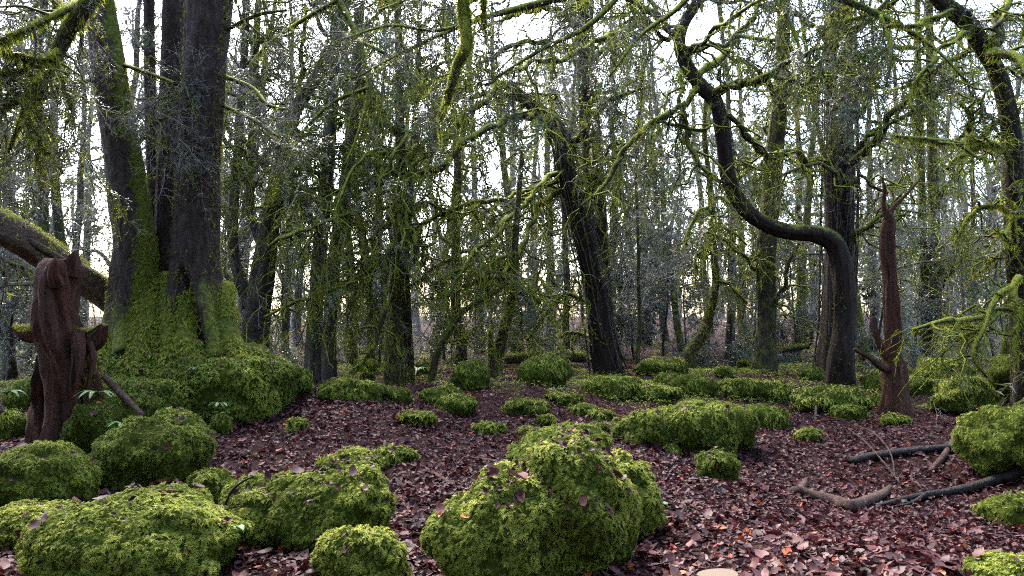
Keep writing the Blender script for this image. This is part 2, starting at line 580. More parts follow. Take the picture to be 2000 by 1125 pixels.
def make_twigs():
    """Twig shapes one unit long along X: needled yew sprays, moss-hung twigs, bare forked twigs, small-leaved twigs."""
    def base(g, nside, droop, ln=(.25, .45), fork=0, flat=.35, r=.010):
        s = np.linspace(0, 1, 6)
        w = np.cumsum(g.normal(0, .035, (6, 3)), 0); w[0] = 0
        main = np.stack([s, 0 * s, -droop * s * s], -1) + w
        mr = r * (1 - .7 * s)
        tw, rr = sprout(main[None], mr[None], nside, ln, (35, 70), droop * 1.2, 6, .7, r, (.08, 1), 0, .16, .35, g)
        tw[..., 2] = main[:, 2].mean() * .3 + tw[..., 2] * (1 if flat > .9 else .75)
        k = np.clip((tw[:, 0, 0] * 5).astype(int), 0, 5)
        tw = tw + (main[k] - tw[:, 0])[:, None, :]
        allp, allr = [np.concatenate([main[None], tw])], [np.concatenate([mr[None], rr])]
        if fork:
            f, fr = sprout(tw, rr, fork, (.10, .24), (30, 70), droop, 6, .75, r * .7, (.1, 1), 0, .15, .3, g)
            allp.append(f); allr.append(fr)
        return np.concatenate(allp), np.concatenate(allr)
    def thin(p, r, n):
        i = np.linspace(0, 5, n).round().astype(int)
        return p[:, i], r[:, i]
    for nm, seed, far in (('yew', 1, 0), ('yew2', 2, 0), ('yewfar', 3, 1)):
        g = np.random.default_rng(seed)
        p, r = base(g, 7 if far else 9, .35, (.22, .48))
        mb = MB(); a, b = thin(p, r, 4); mb.tubes(a, np.maximum(b, .003), 3, V4(g, len(a), .05), 0)
        n = 70 if far else 230
        q, t, k, j = along(p, n, g)
        side = nrm(np.cross(t, np.array([0, 0, 1.]))) * g.choice([-1, 1], n)[:, None]
        F = nrm(t * .55 + side * .8 + g.normal(0, .18, (n, 3)) + np.array([0, 0, -.1]))
        S = nrm(np.cross(F, np.array([0, 0, 1.]) + g.normal(0, .3, (n, 3))))
        mb.scatter(BLADE, q, F, S, np.cross(F, S), g.uniform(.05, .085, n) * (1.9 if far else 1), np.clip(g.normal(.5, .2, n), 0, 1), 1)
        TWIGS[nm] = mb.build('twig_shape_' + nm, [M['twig'], M['needle']])
    for nm, seed in (('mossy', 4), ('mossy2', 5)):
        g = np.random.default_rng(seed)
        p, r = base(g, 5, .9, (.25, .5), r=.013, flat=1)
        mb = MB(); a, b = thin(p, r, 5); mb.tubes(a, b, 4, V4(g, len(a), .55), 0)
        moss_tufts(mb, p, np.maximum(r, .006), 170, .055, 1.1, .55, 1, g)
        TWIGS[nm] = mb.build('twig_shape_' + nm, [M['limb'], M['tuft']], smooth=False)
    for nm, seed in (('bare', 6), ('bare2', 7)):
        g = np.random.default_rng(seed)
        p, r = base(g, 7, .12, (.3, .6), 3, 1)
        mb = MB(); a, b = thin(p, r, 4); mb.tubes(a, np.maximum(b, .0032), 3, V4(g, len(a), .05), 0)
        TWIGS[nm] = mb.build('twig_shape_' + nm, [M['paletwig']])
    for nm, seed, far in (('leafy', 8, 0), ('leafy2', 9, 0), ('leafyfar', 10, 1)):
        g = np.random.default_rng(seed)
        p, r = base(g, 6, .4, (.25, .5), 1)
        mb = MB(); a, b = thin(p, r, 4); mb.tubes(a, np.maximum(b, .003), 3, V4(g, len(a), .0), 0)
        n = 36 if far else 80
        q, t, k, j = along(p, n, g)
        F = nrm(t * .5 + g.normal(0, .6, (n, 3)) + np.array([0, 0, -.2]))
        S = nrm(np.cross(F, np.array([0, 0, 1.]) + g.normal(0, .4, (n, 3))))
        mb.scatter(LEAFLET, q, F, S, np.cross(F, S), g.uniform(.07, .12, n) * (1.6 if far else 1), np.clip(g.normal(.5, .22, n), 0, 1), 1)
        TWIGS[nm] = mb.build('twig_shape_' + nm, [M['paletwig'], M['greyleaf']])
    for o in TWIGS.values():
        scn.collection.objects.unlink(o)


LEAFLET = (np.array([[0, 0, 0], [.45, .24, .03], [.45, -.24, .03], [1, 0, -.08]]), np.array([[0, 2, 1], [1, 2, 3]]), np.array([0, .5, .5, 1.]))


def sprigs_on(mb, paths, n, size, kinds, weights, g, droop=.4, spread=.9):
    if len(paths) == 0 or n <= 0:
        return
    p, t, k, j = along(paths, int(n), g)
    d = g.normal(size=p.shape); d -= t * (d * t).sum(1, keepdims=True)
    F = nrm(t * .7 + nrm(d) * spread + np.array([0, 0, -droop]))
    N = nrm(np.array([0, 0, 1.]) + g.normal(0, .3, p.shape))
    mb.sprigs(kinds, weights, p, F, N, g.uniform(*size, len(p)), g)


def frames(n, down=.6, tilt=(.2, .9), spin=.7, g=rng):
    """Frames for fronds on a surface: forward runs downhill with random spin, lifted off the surface."""
    K = len(n)
    grav = np.array([0, 0, -1.]) - n * (-n[:, 2:3])
    rnd = g.normal(size=(K, 3)); rnd -= n * (rnd * n).sum(1, keepdims=True)
    T = nrm(grav * down * 2 + nrm(rnd) * spin)
    a = g.uniform(*tilt, size=(K, 1))
    F = nrm(T * np.cos(a) + n * np.sin(a))
    S = nrm(np.cross(n, F))
    return F, S, np.cross(F, S)


def sample_mesh(V, F, count, g=rng, weight=None):
    """Random points with smooth normals on a triangle mesh."""
    a, b, c = V[F[:, 0]], V[F[:, 1]], V[F[:, 2]]
    cr = np.cross(b - a, c - a)
    area = np.linalg.norm(cr, axis=1)
    VN = np.zeros_like(V)
    for k in range(3):
        np.add.at(VN, F[:, k], cr)
    VN = nrm(VN)
    w = area if weight is None else area * weight
    k = g.choice(len(F), size=count, p=w / w.sum())
    u, v = g.random(count), g.random(count)
    fl = u + v > 1
    u[fl], v[fl] = 1 - u[fl], 1 - v[fl]
    q = 1 - u - v
    p = a[k] * q[:, None] + b[k] * u[:, None] + c[k] * v[:, None]
    n = nrm(VN[F[k, 0]] * q[:, None] + VN[F[k, 1]] * u[:, None] + VN[F[k, 2]] * v[:, None])
    return p, n


def tris_of(quads):
    return np.concatenate([quads[:, [0, 1, 2]], quads[:, [0, 2, 3]]])


# ------------------------------------------------------------------ ground
def build_ground():
    x = np.concatenate([np.linspace(-90, -16, 26)[:-1], np.linspace(-16, 16, 225), np.linspace(16, 90, 26)[1:]])
    y = np.concatenate([np.linspace(-30, 1, 20)[:-1], np.linspace(1, 26, 181), np.linspace(26, 110, 40)[1:]])
    X, Y = np.meshgrid(x, y)
    Z = ground_h(X, Y) + .012 * vnoise(np.stack([X * 9, Y * 9, X * 0], -1), 2)
    nx, ny = len(x), len(y)
    i = (np.arange(ny - 1)[:, None] * nx + np.arange(nx - 1)[None, :])
    q = np.stack([i, i + 1, i + nx + 1, i + nx], -1).reshape(-1, 4)
    o = MB().add(np.stack([X, Y, Z], -1), None, q).build('ground', M['soil'])
    return tag(o, kind='structure')


ground = build_ground()


def moss_amount(x, y):
    """Where moss cushions replace the leaf litter on the ground (0..1)."""
    q = np.stack([x, y, x * 0], -1)
    px = 1000 + FPX * x / np.maximum(y, .5)
    m = fbm(q * 1.3, 21, 3) * .6 + .35 * fbm(q * .35, 33, 2)
    zone = -.55 + .75 * np.clip((y - 8.5) / 5, 0, 1)                     # more moss with distance
    zone += .35 * np.exp(-((x - .9) ** 2 + (y - 12.0) ** 2) / 6)
    zone -= .5 * np.exp(-((px - 1620) / 260) ** 2) * (y < 11)            # the bare leaf path
    zone -= .35 * np.exp(-((px - 800) / 170) ** 2) * (y < 14)
    if BARE:
        for bx, by, br in BARE:
            dd = np.hypot(x - bx, y - by) - br * 1.05
            zone = zone + .45 * np.exp(-(dd / (.10 + .12 * br)) ** 2)
    return m + zone


BARE = []          # (x, y, r) rock footprints, kept free of leaf litter


# ------------------------------------------------------------------ mossy boulders
def rock_core(c, a, b, hgt, rot, seed, lump=.16, e=.93, res=(44, 26), sink=.35):
    """A lumpy rounded block: half axes a (across), b (along the view), height above the ground hgt."""
    U, W = res
    th = np.arange(U) * 2 * np.pi / U
    ph = np.linspace(0, np.pi, W)
    d = np.stack([np.sin(ph)[:, None] * np.cos(th), np.sin(ph)[:, None] * np.sin(th), np.cos(ph)[:, None] * np.ones(U)], -1)
    s = np.sign(d) * np.abs(d) ** e
    n = fbm(d * 1.4 + seed * 3.7, seed, 3) + .5 * vnoise(d * .8 + seed, seed + 3)
    n2 = fbm(d * 4.5 + seed, seed + 5, 2)
    s = s * (1 + lump * n + .09 * n2 + .035 * vnoise(d * 13 + seed, seed + 8))[..., None]
    zc = hgt * sink
    top = np.abs(s[:4, :, 2]).max()
    v = np.stack([s[..., 0] * a, s[..., 1] * b, np.where(s[..., 2] > 0, s[..., 2] * (hgt - zc) / top, s[..., 2] * (zc + .12)) + zc], -1)
    cr, sr = math.cos(rot), math.sin(rot)
    v = np.stack([v[..., 0] * cr - v[..., 1] * sr, v[..., 0] * sr + v[..., 1] * cr, v[..., 2]], -1) + c
    i = np.arange(W - 1)[:, None] * U
    j, j2 = np.arange(U)[None], (np.arange(U)[None] + 1) % U
    q = np.stack([i + j, i + U + j, i + U + j2, i + j2], -1).reshape(-1, 4)
    return v.reshape(-1, 3), q


ON_ROCK = []       # points on rock tops where fallen leaves lie


def boulder(label, lobes, group=None, dens=1.0, size=None, bright=.5, name='mossy_boulder', litter=.06, drape=.6, lump=.16, far=False, cat='boulder'):
    """lobes: (x0, x1, y_top, y_base[, depth ratio[, rot]]) in photo pixels; each is one rock of the heap."""
    made = []
    for k, lb in enumerate(lobes):
        x0, x1, yt, yb = lb[:4]
        ratio = lb[4] if len(lb) > 4 else .8
        rot = lb[5] if len(lb) > 5 else 0
        p, d = on_ground((x0 + x1) / 2, yb)
        half = (x1 - x0) / 2 * d / FPX
        b = half * ratio
        dc = d + b * .85
        a = (x1 - x0) / 2 * dc / FPX
        cx = (((x0 + x1) / 2) - 1000) / FPX * dc
        cy = P(0, yt, dc)[1]
        gz = float(ground_h(cx, cy))
        zt = P(0, yt, dc - b * .25)[2]
        hgt = max(zt - gz, .08)
        made.append((cx, cy, gz, a, b, hgt, rot, d))
    root = thing(name, (made[0][0], made[0][1], made[0][2]), label, cat, group)
    mm = MB()
    for k, (cx, cy, gz, a, b, hgt, rot, d) in enumerate(made):
        seed = int(abs(cx * 131 + cy * 57)) % 991 + k
        BARE.append((cx, cy, max(a, b) * .8))
        v, q = rock_core(np.array([cx, cy, gz]), a * .97, b, hgt * .97, rot, seed, lump * 1.45, .86 + .16 * ((seed * 37) % 10) / 10, res=(28, 16) if far else (40, 24) if d > 8 else (50, 30))
        MB().add(v, None, q).build('rock', M['rock'], root)
        F = tris_of(q)
        sz = (size or .05) * .70 + .004 * max(0, d - 4)
        area = 2.2 * (a + b) * hgt + 3.0 * a * b
        n = int(dens * area * 5.4 / (sz * sz * 1.15))
        p, nn = sample_mesh(v, F, int(n * 2.2))
        keep = (p[:, 2] > ground_h(p[:, 0], p[:, 1]) - .04) & (((CAM - p) * nn).sum(1) > -.35 * np.linalg.norm(CAM - p, axis=1))
        bare = fbm(p * 2.2, 77, 2) < -1.15
        p, nn = p[keep & ~bare], nn[keep & ~bare]
        p, nn = p[:n], nn[:n]
        lit = rng.random(len(p)) < .30 * litter * np.clip(nn[:, 2] * 1.6 - .4, 0, 1) * np.clip(1 + 1.6 * fbm(p * 2.5, 31, 2), 0, 3)
        if lit.any():
            ON_ROCK.append((p[lit] + nn[lit] * sz * .5, nn[lit]))
        T, S, N = frames(nn, drape, (.0, .85), .55)
        clump = fbm(p * 9, 50, 2) * .24 + fbm(p * 1.6, 60, 2) * .12
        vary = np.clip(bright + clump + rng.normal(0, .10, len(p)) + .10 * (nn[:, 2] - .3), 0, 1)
        sc = sz * rng.uniform(.65, 1.35, len(p)) * (1 + .5 * clump)
        tm = FROND_FAR if far or d > 9.5 else FROND if d < 5.2 else FROND4
        pick = rng.integers(0, len(tm), len(p))
        off = p + nn * (sz * (1.1 * clump - .15))[:, None]
        for j, t_ in enumerate(tm):
            s_ = pick == j
            mm.scatter(t_, off[s_], T[s_], S[s_], N[s_], sc[s_], vary[s_])
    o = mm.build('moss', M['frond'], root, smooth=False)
    if o:
        tag(o, kind='stuff')
    return root


boulder('large feathery moss dome beside the low yellow moss cushion, an orange leaf on it', [(62, 470, 958, 1165, .8), (150, 430, 962, 1120, 1.0)], bright=.58, size=.060, lump=.10)
boulder('low yellow-green moss cushion with a few dead leaves at foot of dome', [(-70, 190, 992, 1080, .7)], bright=.85)
boulder('round dark green moss boulder beneath the twisted red stump', [(-30, 187, 862, 1015, .8)], bright=.42, lump=.10)
boulder('tall tilted moss boulder beside the red stump and its dark hollow', [(196, 420, 802, 978, .8, .2)], bright=.45)
boulder('twin-humped moss boulder with a bare twig hanging down its face', [(430, 650, 925, 1065, .9), (560, 775, 905, 1085, .8), (372, 455, 918, 1000, .8)], bright=.62)
boulder('small round moss tussock in front of the twin-humped boulder', [(620, 788, 1026, 1150, .8)], bright=.68)
boulder('broad moss boulder with a strip of dead leaves down its middle', [(850, 1110, 905, 1160, .8), (985, 1230, 850, 1140, .9), (1150, 1290, 885, 1060, 1.0), (1000, 1215, 832, 960, 1.2)], bright=.6, litter=.2, size=.058)
boulder('flat moss hummock littered with leaves behind the twin-humped boulder', [(630, 755, 880, 935, 1.0), (735, 812, 872, 908, .8)], bright=.62, litter=.2)
boulder('long moss ledge with moss hanging down its dark shaded face', [(1270, 1465, 785, 885, .6), (1205, 1330, 800, 870, .7)], bright=.48, drape=1.4)
boulder('low moss mound below the hanging moss ledge', [(1362, 1440, 878, 942, .8)], bright=.42)
boulder('smooth domed moss boulder in front of the dark leaning tree', [(1012, 1112, 690, 752, .8)], bright=.36, lump=.08)
boulder('pointed cone-shaped moss rock beside the splintered trunk', [(880, 957, 702, 764, .8)], bright=.34, lump=.1)
boulder('bright moss hummock at the foot of the dark leaning tree', [(1142, 1252, 733, 780, .8), (1215, 1330, 752, 785, .7)], bright=.6)
boulder('moss boulder behind the big rock outcrop of the triple tree', [(520, 612, 716, 775, .8)], bright=.55)
boulder('paired moss boulders at the foot of the double grey trunk', [(615, 740, 738, 785, .7), (640, 700, 732, 775, .8)], bright=.48)
boulder('small neat moss dome between the double trunk and cone-shaped rock', [(735, 808, 754, 787, .8)], bright=.5)
boulder('moss dome at the foot of the slender leaning stem', [(818, 900, 752, 790, .8), (850, 935, 770, 812, .8)], bright=.55)
boulder('dark moss boulder pair under the slender curved mossy tree', [(1278, 1335, 726, 762, .9), (1305, 1398, 726, 775, .8)], bright=.36)
boulder('mossy bank between the curved mossy tree and straight mossy trunk', [(1395, 1500, 738, 782, .7), (1480, 1545, 745, 785, .7)], bright=.6)
boulder('moss boulder on the leaf bank behind the hanging moss ledge', [(1430, 1540, 786, 838, .8)], bright=.5)
boulder('bright moss mat at the foot of the bent dark tree', [(1535, 1690, 752, 808, .6)], bright=.66)
boulder('small moss tuft rock between the bent tree and dead red stump', [(1622, 1690, 790, 822, .8)], bright=.5)
boulder('tiny moss cushion at the root of the dead red stump', [(1718, 1778, 810, 834, .8)], bright=.6)
boulder('lime green moss boulder beyond the dead red stump', [(1820, 1945, 732, 812, .8)], bright=.66)
boulder('tall dark moss rock face above the green slope', [(1938, 2090, 676, 800, .9)], bright=.36)
boulder('long green moss slope running down beside the leaf path', [(1895, 2060, 790, 945, 1.0), (1950, 2150, 768, 930, 1.0)], bright=.58, litter=.05)
boulder('low moss patch beside the long black fallen branch', [(1925, 2060, 965, 1035, .8)], bright=.55, litter=.1)
boulder('moss clump at the edge of the leaf path near the sawn log', [(1898, 2080, 1088, 1170, .8)], bright=.6)
boulder('dark mossy rock under the drooping lime mossy branches', [(1790, 1900, 700, 745, .7)], bright=.45)
boulder('small moss knob at the edge of the outcrop overhang', [(415, 450, 805, 850, .8)], bright=.5)
boulder('shaded moss block between the red stump and tilted boulder', [(130, 270, 775, 900, .8)], bright=.38)
CUSHION = ['wide moss cushion on the crest of the central leaf rise', 'moss cushion in front of the domed moss boulder', 'moss cushion below the bright hummock of the dark leaning tree', 'moss cushion just behind the broad leaf-strewn boulder',
           'moss cushion between the bright hummock and hanging moss ledge', 'lone moss cushion on open leaves behind the broad boulder', 'flat moss cushion on open leaves near the small neat dome', 'shaggy moss cushion at the end of the hanging moss ledge',
           'small moss cushion under the face of the hanging ledge', 'smallest moss cushion on leaves below the hanging ledge', 'tiny moss cushion beside the shaggy end of the ledge', 'moss cushion beside the dome at the foot of the leaning sapling',
           'low moss cushion on the leaf path below the bright moss mat', 'lone moss cushion beside the rock outcrop', 'moss cushion touching the top of the broad leaf-strewn boulder']
for q, (x0, x1, yt, yb) in enumerate([(985, 1075, 778, 812), (1065, 1140, 768, 792), (1110, 1170, 790, 812), (1040, 1090, 810, 832), (1150, 1200, 800, 822), (925, 985, 825, 850), (770, 850, 805, 832), (1195, 1265, 812, 858), (1290, 1325, 838, 868), (1300, 1330, 868, 890), (1150, 1190, 826, 846), (860, 905, 776, 806), (1555, 1610, 836, 862), (560, 600, 815, 845), (1010, 1060, 835, 856)]):
    boulder(CUSHION[q], [(x0, x1, yt, yb, .9)], 'moss cushions on the central leaf-covered rise', bright=.6, name='moss_cushion', cat='moss', litter=.1)
for q, (x0, x1, yt, yb) in enumerate([(1240, 1345, 696, 735), (690, 740, 700, 730), (800, 850, 705, 735), (1440, 1480, 700, 725), (1690, 1760, 722, 765), (1560, 1610, 715, 742), (20, 110, 735, 800), (1760, 1830, 735, 775), (700, 735, 725, 748), (1395, 1430, 715, 738), (0, 60, 800, 860), (1690, 1750, 765, 795)]):
    boulder('dim mossy rock half hidden among trunks near ' + ['the dark leaning tree', 'the double grey trunks', 'the slender leaning sapling', 'the straight moss-green trunk', 'the dead red stump', 'the ivy-hung trunk', 'the leaning log', 'the pair of moss-green trunks', 'the paired moss boulders', 'the slender swaying mossy tree', 'the round dark moss boulder', 'the bright moss mat'][q], [(x0, x1, yt, yb, .8)], 'mossy rocks at the edge of the wood', bright=.42, far=True, name='mossy_rock')


# the rock outcrop that carries the triple tree
def outcrop():
    p, d = on_ground(380, 855)
    root = thing('rock_outcrop', (p[0], p[1] + .8, p[2]), 'huge moss-grown rock outcrop carrying the triple-stemmed tree', 'rock')
    mm = MB()
    for k, (x0, x1, yt, dd, b, lump) in enumerate([(190, 520, 672, 9.7, 1.0, .12), (330, 568, 690, 9.3, .75, .14), (180, 400, 735, 8.9, .7, .16), (405, 530, 668, 9.5, .6, .12), (215, 330, 770, 8.3, .5, .2)]):
        a = (x1 - x0) / 2 * dd / FPX
        cx = ((x0 + x1) / 2 - 1000) / FPX * dd
        cy = P(0, yt, dd)[1]
        gz = float(ground_h(cx, cy))
        hgt = P(0, yt, dd)[2] - gz
        v, q = rock_core(np.array([cx, cy, gz]), a, b, hgt, 0, 40 + k, lump, .62, (56, 34), .45)
        BARE.append((cx, cy, a))
        MB().add(v, None, q).build('rock', M['rock'], root)
        sz = .058
        n = (7000, 5000, 4000, 2600, 2200)[k]
        pp, nn = sample_mesh(v, tris_of(q), n * 2)
        keep = (pp[:, 2] > ground_h(pp[:, 0], pp[:, 1])) & (((CAM - pp) * nn).sum(1) > -.25 * np.linalg.norm(CAM - pp, axis=1))
        keep &= fbm(pp * 1.5, 77, 3) > -.7
        pp, nn = pp[keep][:n], nn[keep][:n]
        lit = rng.random(len(pp)) < .05 * np.clip(nn[:, 2] * 1.6 - .3, 0, 1)
        ON_ROCK.append((pp[lit] + nn[lit] * .03, nn[lit]))
        T, S, N = frames(nn, .6, (.15, .95), .9)
        cl = fbm(pp * 4, 50, 2) * .3
        vary = np.clip(.48 + cl + rng.normal(0, .1, len(pp)), 0, 1)
        pick = rng.integers(0, 4, len(pp))
        for j, t_ in enumerate(FROND4):
            s_ = pick == j
            mm.scatter(t_, pp[s_] + nn[s_] * .01, T[s_], S[s_], N[s_], sz * rng.uniform(.7, 1.4, s_.sum()), vary[s_])
    tag(mm.build('moss', M['frond'], root, smooth=False), kind='stuff')


outcrop()


# ------------------------------------------------------------------ branching
def sprout(paths, rads, n, length, ang, droop, pts=5, rr=.5, cap=.03, tr=(.15, 1.0), up=0.0, wig=.12, taper=.45, g=None):
    """Child branches along parent polylines; all arrays, no loops."""
    g = g or rng
    K, N, _ = paths.shape
    if K == 0:
        return np.zeros((0, pts, 3)), np.zeros((0, pts))
    idx = np.repeat(np.arange(K), n)
    t = g.uniform(*tr, len(idx))
    x = t * (N - 1)
    k = np.clip(x.astype(int), 0, N - 2)
    f = (x - k)[:, None]
    p0 = paths[idx, k] * (1 - f) + paths[idx, k + 1] * f
    tan = nrm(paths[idx, k + 1] - paths[idx, k])
    r = g.normal(size=(len(idx), 3))
    perp = nrm(r - tan * (r * tan).sum(1, keepdims=True))
    a = np.radians(g.uniform(*ang, len(idx)))[:, None]
    d = nrm(tan * np.cos(a) + perp * np.sin(a) + np.array([0, 0, up]))
    L = (g.uniform(*length, len(idx)) * (1 - taper * t))[:, None, None]
    s = np.linspace(0, 1, pts)[None, :, None]
    w = np.cumsum(g.normal(0, wig / math.sqrt(pts), (len(idx), pts, 3)), axis=1)
    w[:, 0] = 0
    dr = (droop * g.uniform(.5, 1.4, len(idx)))[:, None, None]
    path = p0[:, None, :] + d[:, None, :] * L * s + np.array([0, 0, -1.]) * dr * L * s ** 2 + w * L
    r0 = np.minimum((rads[idx, k] * (1 - f[:, 0]) + rads[idx, k + 1] * f[:, 0]) * rr, cap)
    return path, r0[:, None] * (1 - .82 * s[..., 0])


def along(paths, n, g=None):
    """Random points on polylines with tangents."""
    g = g or rng
    K, N, _ = paths.shape
    seg = np.linalg.norm(np.diff(paths, axis=1), axis=2)
    w = seg.ravel() / seg.sum()
    i = g.choice(len(w), n, p=w)
    k, j = i // (N - 1), i % (N - 1)
    f = g.random((n, 1))
    return paths[k, j] * (1 - f) + paths[k, j + 1] * f, nrm(paths[k, j + 1] - paths[k, j]), k, j


def moss_tufts(mb, paths, rads, n, size, hang=.5, bright=.5, mat=0, g=None):
    """Fuzz of moss blades over branches: short on top, hanging below."""
    g = g or rng
    if len(paths) == 0 or n == 0:
        return
    p, t, k, j = along(paths, n, g)
    cl = fbm(p * 3.5, 19, 2)
    ok = cl > -.75
    p, t, k, j, cl = p[ok], t[ok], k[ok], j[ok], cl[ok]
    n = len(p)
    r = rads[k, j]
    d = g.normal(size=(n, 3)); d -= t * (d * t).sum(1, keepdims=True)
    d = nrm(d)
    p = p + d * (r * .85)[:, None]
    F = nrm(d + np.array([0, 0, -1.]) * hang * g.uniform(.2, 1.8, (n, 1)) + g.normal(0, .35, (n, 3)))
    S = nrm(np.cross(F, nrm(g.normal(size=(n, 3)))))
    L = size * g.uniform(.35, 1.25, n) * np.clip(.9 + .6 * cl, .45, 1.7) * (.7 + 1.2 * np.clip(-d[:, 2], 0, 1) * hang)
    vary = np.clip(bright + .25 * fbm(p * 3, 8, 2) + g.normal(0, .12, n), 0, 1)
    mb.scatter(BLADE, p, F, S, np.cross(F, S), L, vary, mat)


def needles(mb, paths, n, size, mat=0, g=None, droop=.5, tm=SPRAY):
    g = g or rng
    if len(paths) == 0 or n == 0:
        return
    p, t, k, j = along(paths, n, g)
    d = g.normal(size=(n, 3)); d -= t * (d * t).sum(1, keepdims=True)
    F = nrm(t * .8 + nrm(d) * .8 + np.array([0, 0, -droop]))
    S = nrm(np.cross(F, np.array([0, 0, 1.]) + g.normal(0, .35, (n, 3))))
    vary = np.clip(.5 + .3 * fbm(p * 1.2, 4, 2) + g.normal(0, .15, n), 0, 1)
    pick = g.integers(0, len(tm), n)
    for q, t_ in enumerate(tm):
        s = pick == q
        mb.scatter(t_, p[s], F[s], S[s], np.cross(F[s], S[s]), size * g.uniform(.6, 1.3, s.sum()), vary[s], mat)


def px_path(pts, d, n=None, wander=.0, seed=0):
    """Traced pixels (x, y, width[, extra depth]) at depth d -> world path and radii."""
    g = np.random.default_rng(seed + 5)
    rows = []
    for k, q in enumerate(pts):
        dd = d + (q[3] if len(q) > 3 else 0)
        w = P(q[0], q[1], dd)
        rows.append([*w, q[2] / 2 * dd / FPX])
    rows = np.array(rows)
    if wander:
        L = np.linalg.norm(rows[-1, :3] - rows[0, :3])
        off = np.cumsum(g.normal(0, wander * L / math.sqrt(len(rows)), len(rows)))
        off -= off[0]
        for k in range(1, len(rows)):
            ray = nrm(rows[k, :3] - CAM)
            s = 1 + off[k] / np.linalg.norm(rows[k, :3] - CAM)
            rows[k, :3] = rows[k, :3] + ray * off[k]
            rows[k, 3] *= s
    L = np.linalg.norm(np.diff(rows[:, :3], axis=0), axis=1).sum()
    n = n or int(np.clip(L / .12, 6, 70))
    c = catmull(rows, n)
    return c[:, :3], np.maximum(c[:, 3], .003)


def trunk_mesh(mb, path, rad, sides=22, flare=0.0, lobes=5, seed=0, mossfn=None, flute=.08, mat=0, flare_len=.9, cap=True, carve=None, twist=.0, grain=None):
    """A trunk with buttressed foot, fluting and knobs. The path may run up or down."""
    N = len(path)
    th = np.arange(sides) * 2 * np.pi / sides
    z = path[:, 2] - path[:, 2].min()
    cum = np.concatenate([[0], np.cumsum(np.linalg.norm(np.diff(path, axis=0), axis=1))])
    if path[0, 2] > path[-1, 2]:
        cum = cum[-1] - cum
    g = np.random.default_rng(seed)
    ph = g.uniform(0, 6.28, 6)
    fl = flare * np.exp(-cum / flare_len)[:, None] * (.65 + .45 * np.cos(lobes * th[None] + ph[0] + .6 * np.sin(2 * th[None] + ph[1])))
    tw = th[None] + twist * cum[:, None]
    cyl = np.stack([np.cos(tw) * 1.3, np.sin(tw) * 1.3, cum[:, None] * .9 + th[None] * 0], -1)
    n = fbm(cyl * 1.3 + seed, seed, 3)
    ridge = np.abs(vnoise(np.stack([np.cos(tw) * 3, np.sin(tw) * 3, cum[:, None] * .35 + th[None] * 0], -1) + seed, seed + 2))
    mul = 1 + fl + flute * n + flute * .7 * (ridge - .5)
    if sides >= 20:
        fine = vnoise(np.stack([np.cos(tw) * 6.5, np.sin(tw) * 6.5, cum[:, None] * .8 + th[None] * 0], -1) + seed * 1.7, seed + 9)
        knob = np.clip(vnoise(np.stack([np.cos(tw) * 2.2, np.sin(tw) * 2.2, cum[:, None] * 2.6 + th[None] * 0], -1) + seed, seed + 4) - .45, 0, 1)
        mul = mul + (flute * .5 if grain is None else grain) * fine + flute * 1.6 * knob
    if carve is not None:
        mul = mul * carve(cum[:, None] + th[None] * 0, th[None] + cum[:, None] * 0)
    vary = np.zeros((1, N, sides, 4)); vary[..., 0] = .5; vary[..., 1] = .5; vary[..., 3] = 1
    if mossfn is not None:
        vary[0, :, :, 2] = mossfn(cum[:, None] + th[None] * 0, th[None] + cum[:, None] * 0)
    mb.tubes(path[None], rad[None], sides, vary, mat, mul[None], cap)
    return mul


def surface_moss(mb, path, rad, mul_max, n, size, keepfn=None, bright=.5, hang=.5, seed=0, mat=0, tm=None):
    """Moss fronds over a trunk."""
    p, t, k, j = along(path[None], int(n), rng)
    th = rng.uniform(0, 2 * np.pi, len(p))
    d = rng.normal(size=(len(p), 3)); d -= t * (d * t).sum(1, keepdims=True); d = nrm(d)
    keep = (d * nrm(CAM - p)).sum(1) > -.45
    if keepfn is not None:
        keep &= keepfn(p, d)
    p, t, d, j = p[keep], t[keep], d[keep], j[keep]
    p = p + d * (rad[j] * (mul_max[j] if mul_max is not None else 1.1))[:, None] * .99
    T, S, N = frames(d, hang, (.2, 1.0), .8)
    vary = np.clip(bright + .25 * fbm(p * 3, 6, 2) + rng.normal(0, .1, len(p)), 0, 1)
    tm = tm or FROND_FAR
    pick = rng.integers(0, len(tm), len(p))
    for q, t_ in enumerate(tm):
        s = pick == q
        mb.scatter(t_, p[s], T[s], S[s], N[s], size * rng.uniform(.6, 1.3, s.sum()), vary[s], mat)


def stack_paths(lst, n=12):
    if not lst:
        return np.zeros((0, n, 3)), np.zeros((0, n))
    P_, R_ = [], []
    for p, r in lst:
        x = np.linspace(0, len(p) - 1, n)
        P_.append(np.stack([np.interp(x, np.arange(len(p)), p[:, c]) for c in range(3)], -1))
        R_.append(np.interp(x, np.arange(len(p)), r))
    return np.array(P_), np.array(R_)


YEW = (['yew', 'yew2', 'mossy', 'mossy2', 'bare'], [.13, .11, .32, .30, .14])
MOSSY = (['yew', 'mossy', 'mossy2', 'bare'], [.1, .45, .35, .1])
BAREK = (['bare', 'bare2', 'mossy'], [.5, .44, .06])


def gnarl(p, r, seed):
    """Kinks and swellings along a limb."""
    n = len(p)
    q = np.linspace(0, n * .30, n)
    off = np.stack([vnoise(np.stack([q, q * 0 + k * 7.3, q * 0 + seed], -1), 3) for k in range(3)], -1)
    off = off + .5 * np.stack([vnoise(np.stack([q * 2.3, q * 0 + k * 5.1, q * 0 + seed], -1), 4) for k in range(3)], -1)
    w = np.clip(np.linspace(0, 6, n), 0, 1)[:, None]
    p = p + off * w * (r[:, None] * 1.1 + .018)
    return p, r * (1 + .28 * vnoise(np.stack([q * 1.7, q * 0, q * 0 + seed], -1), 6))


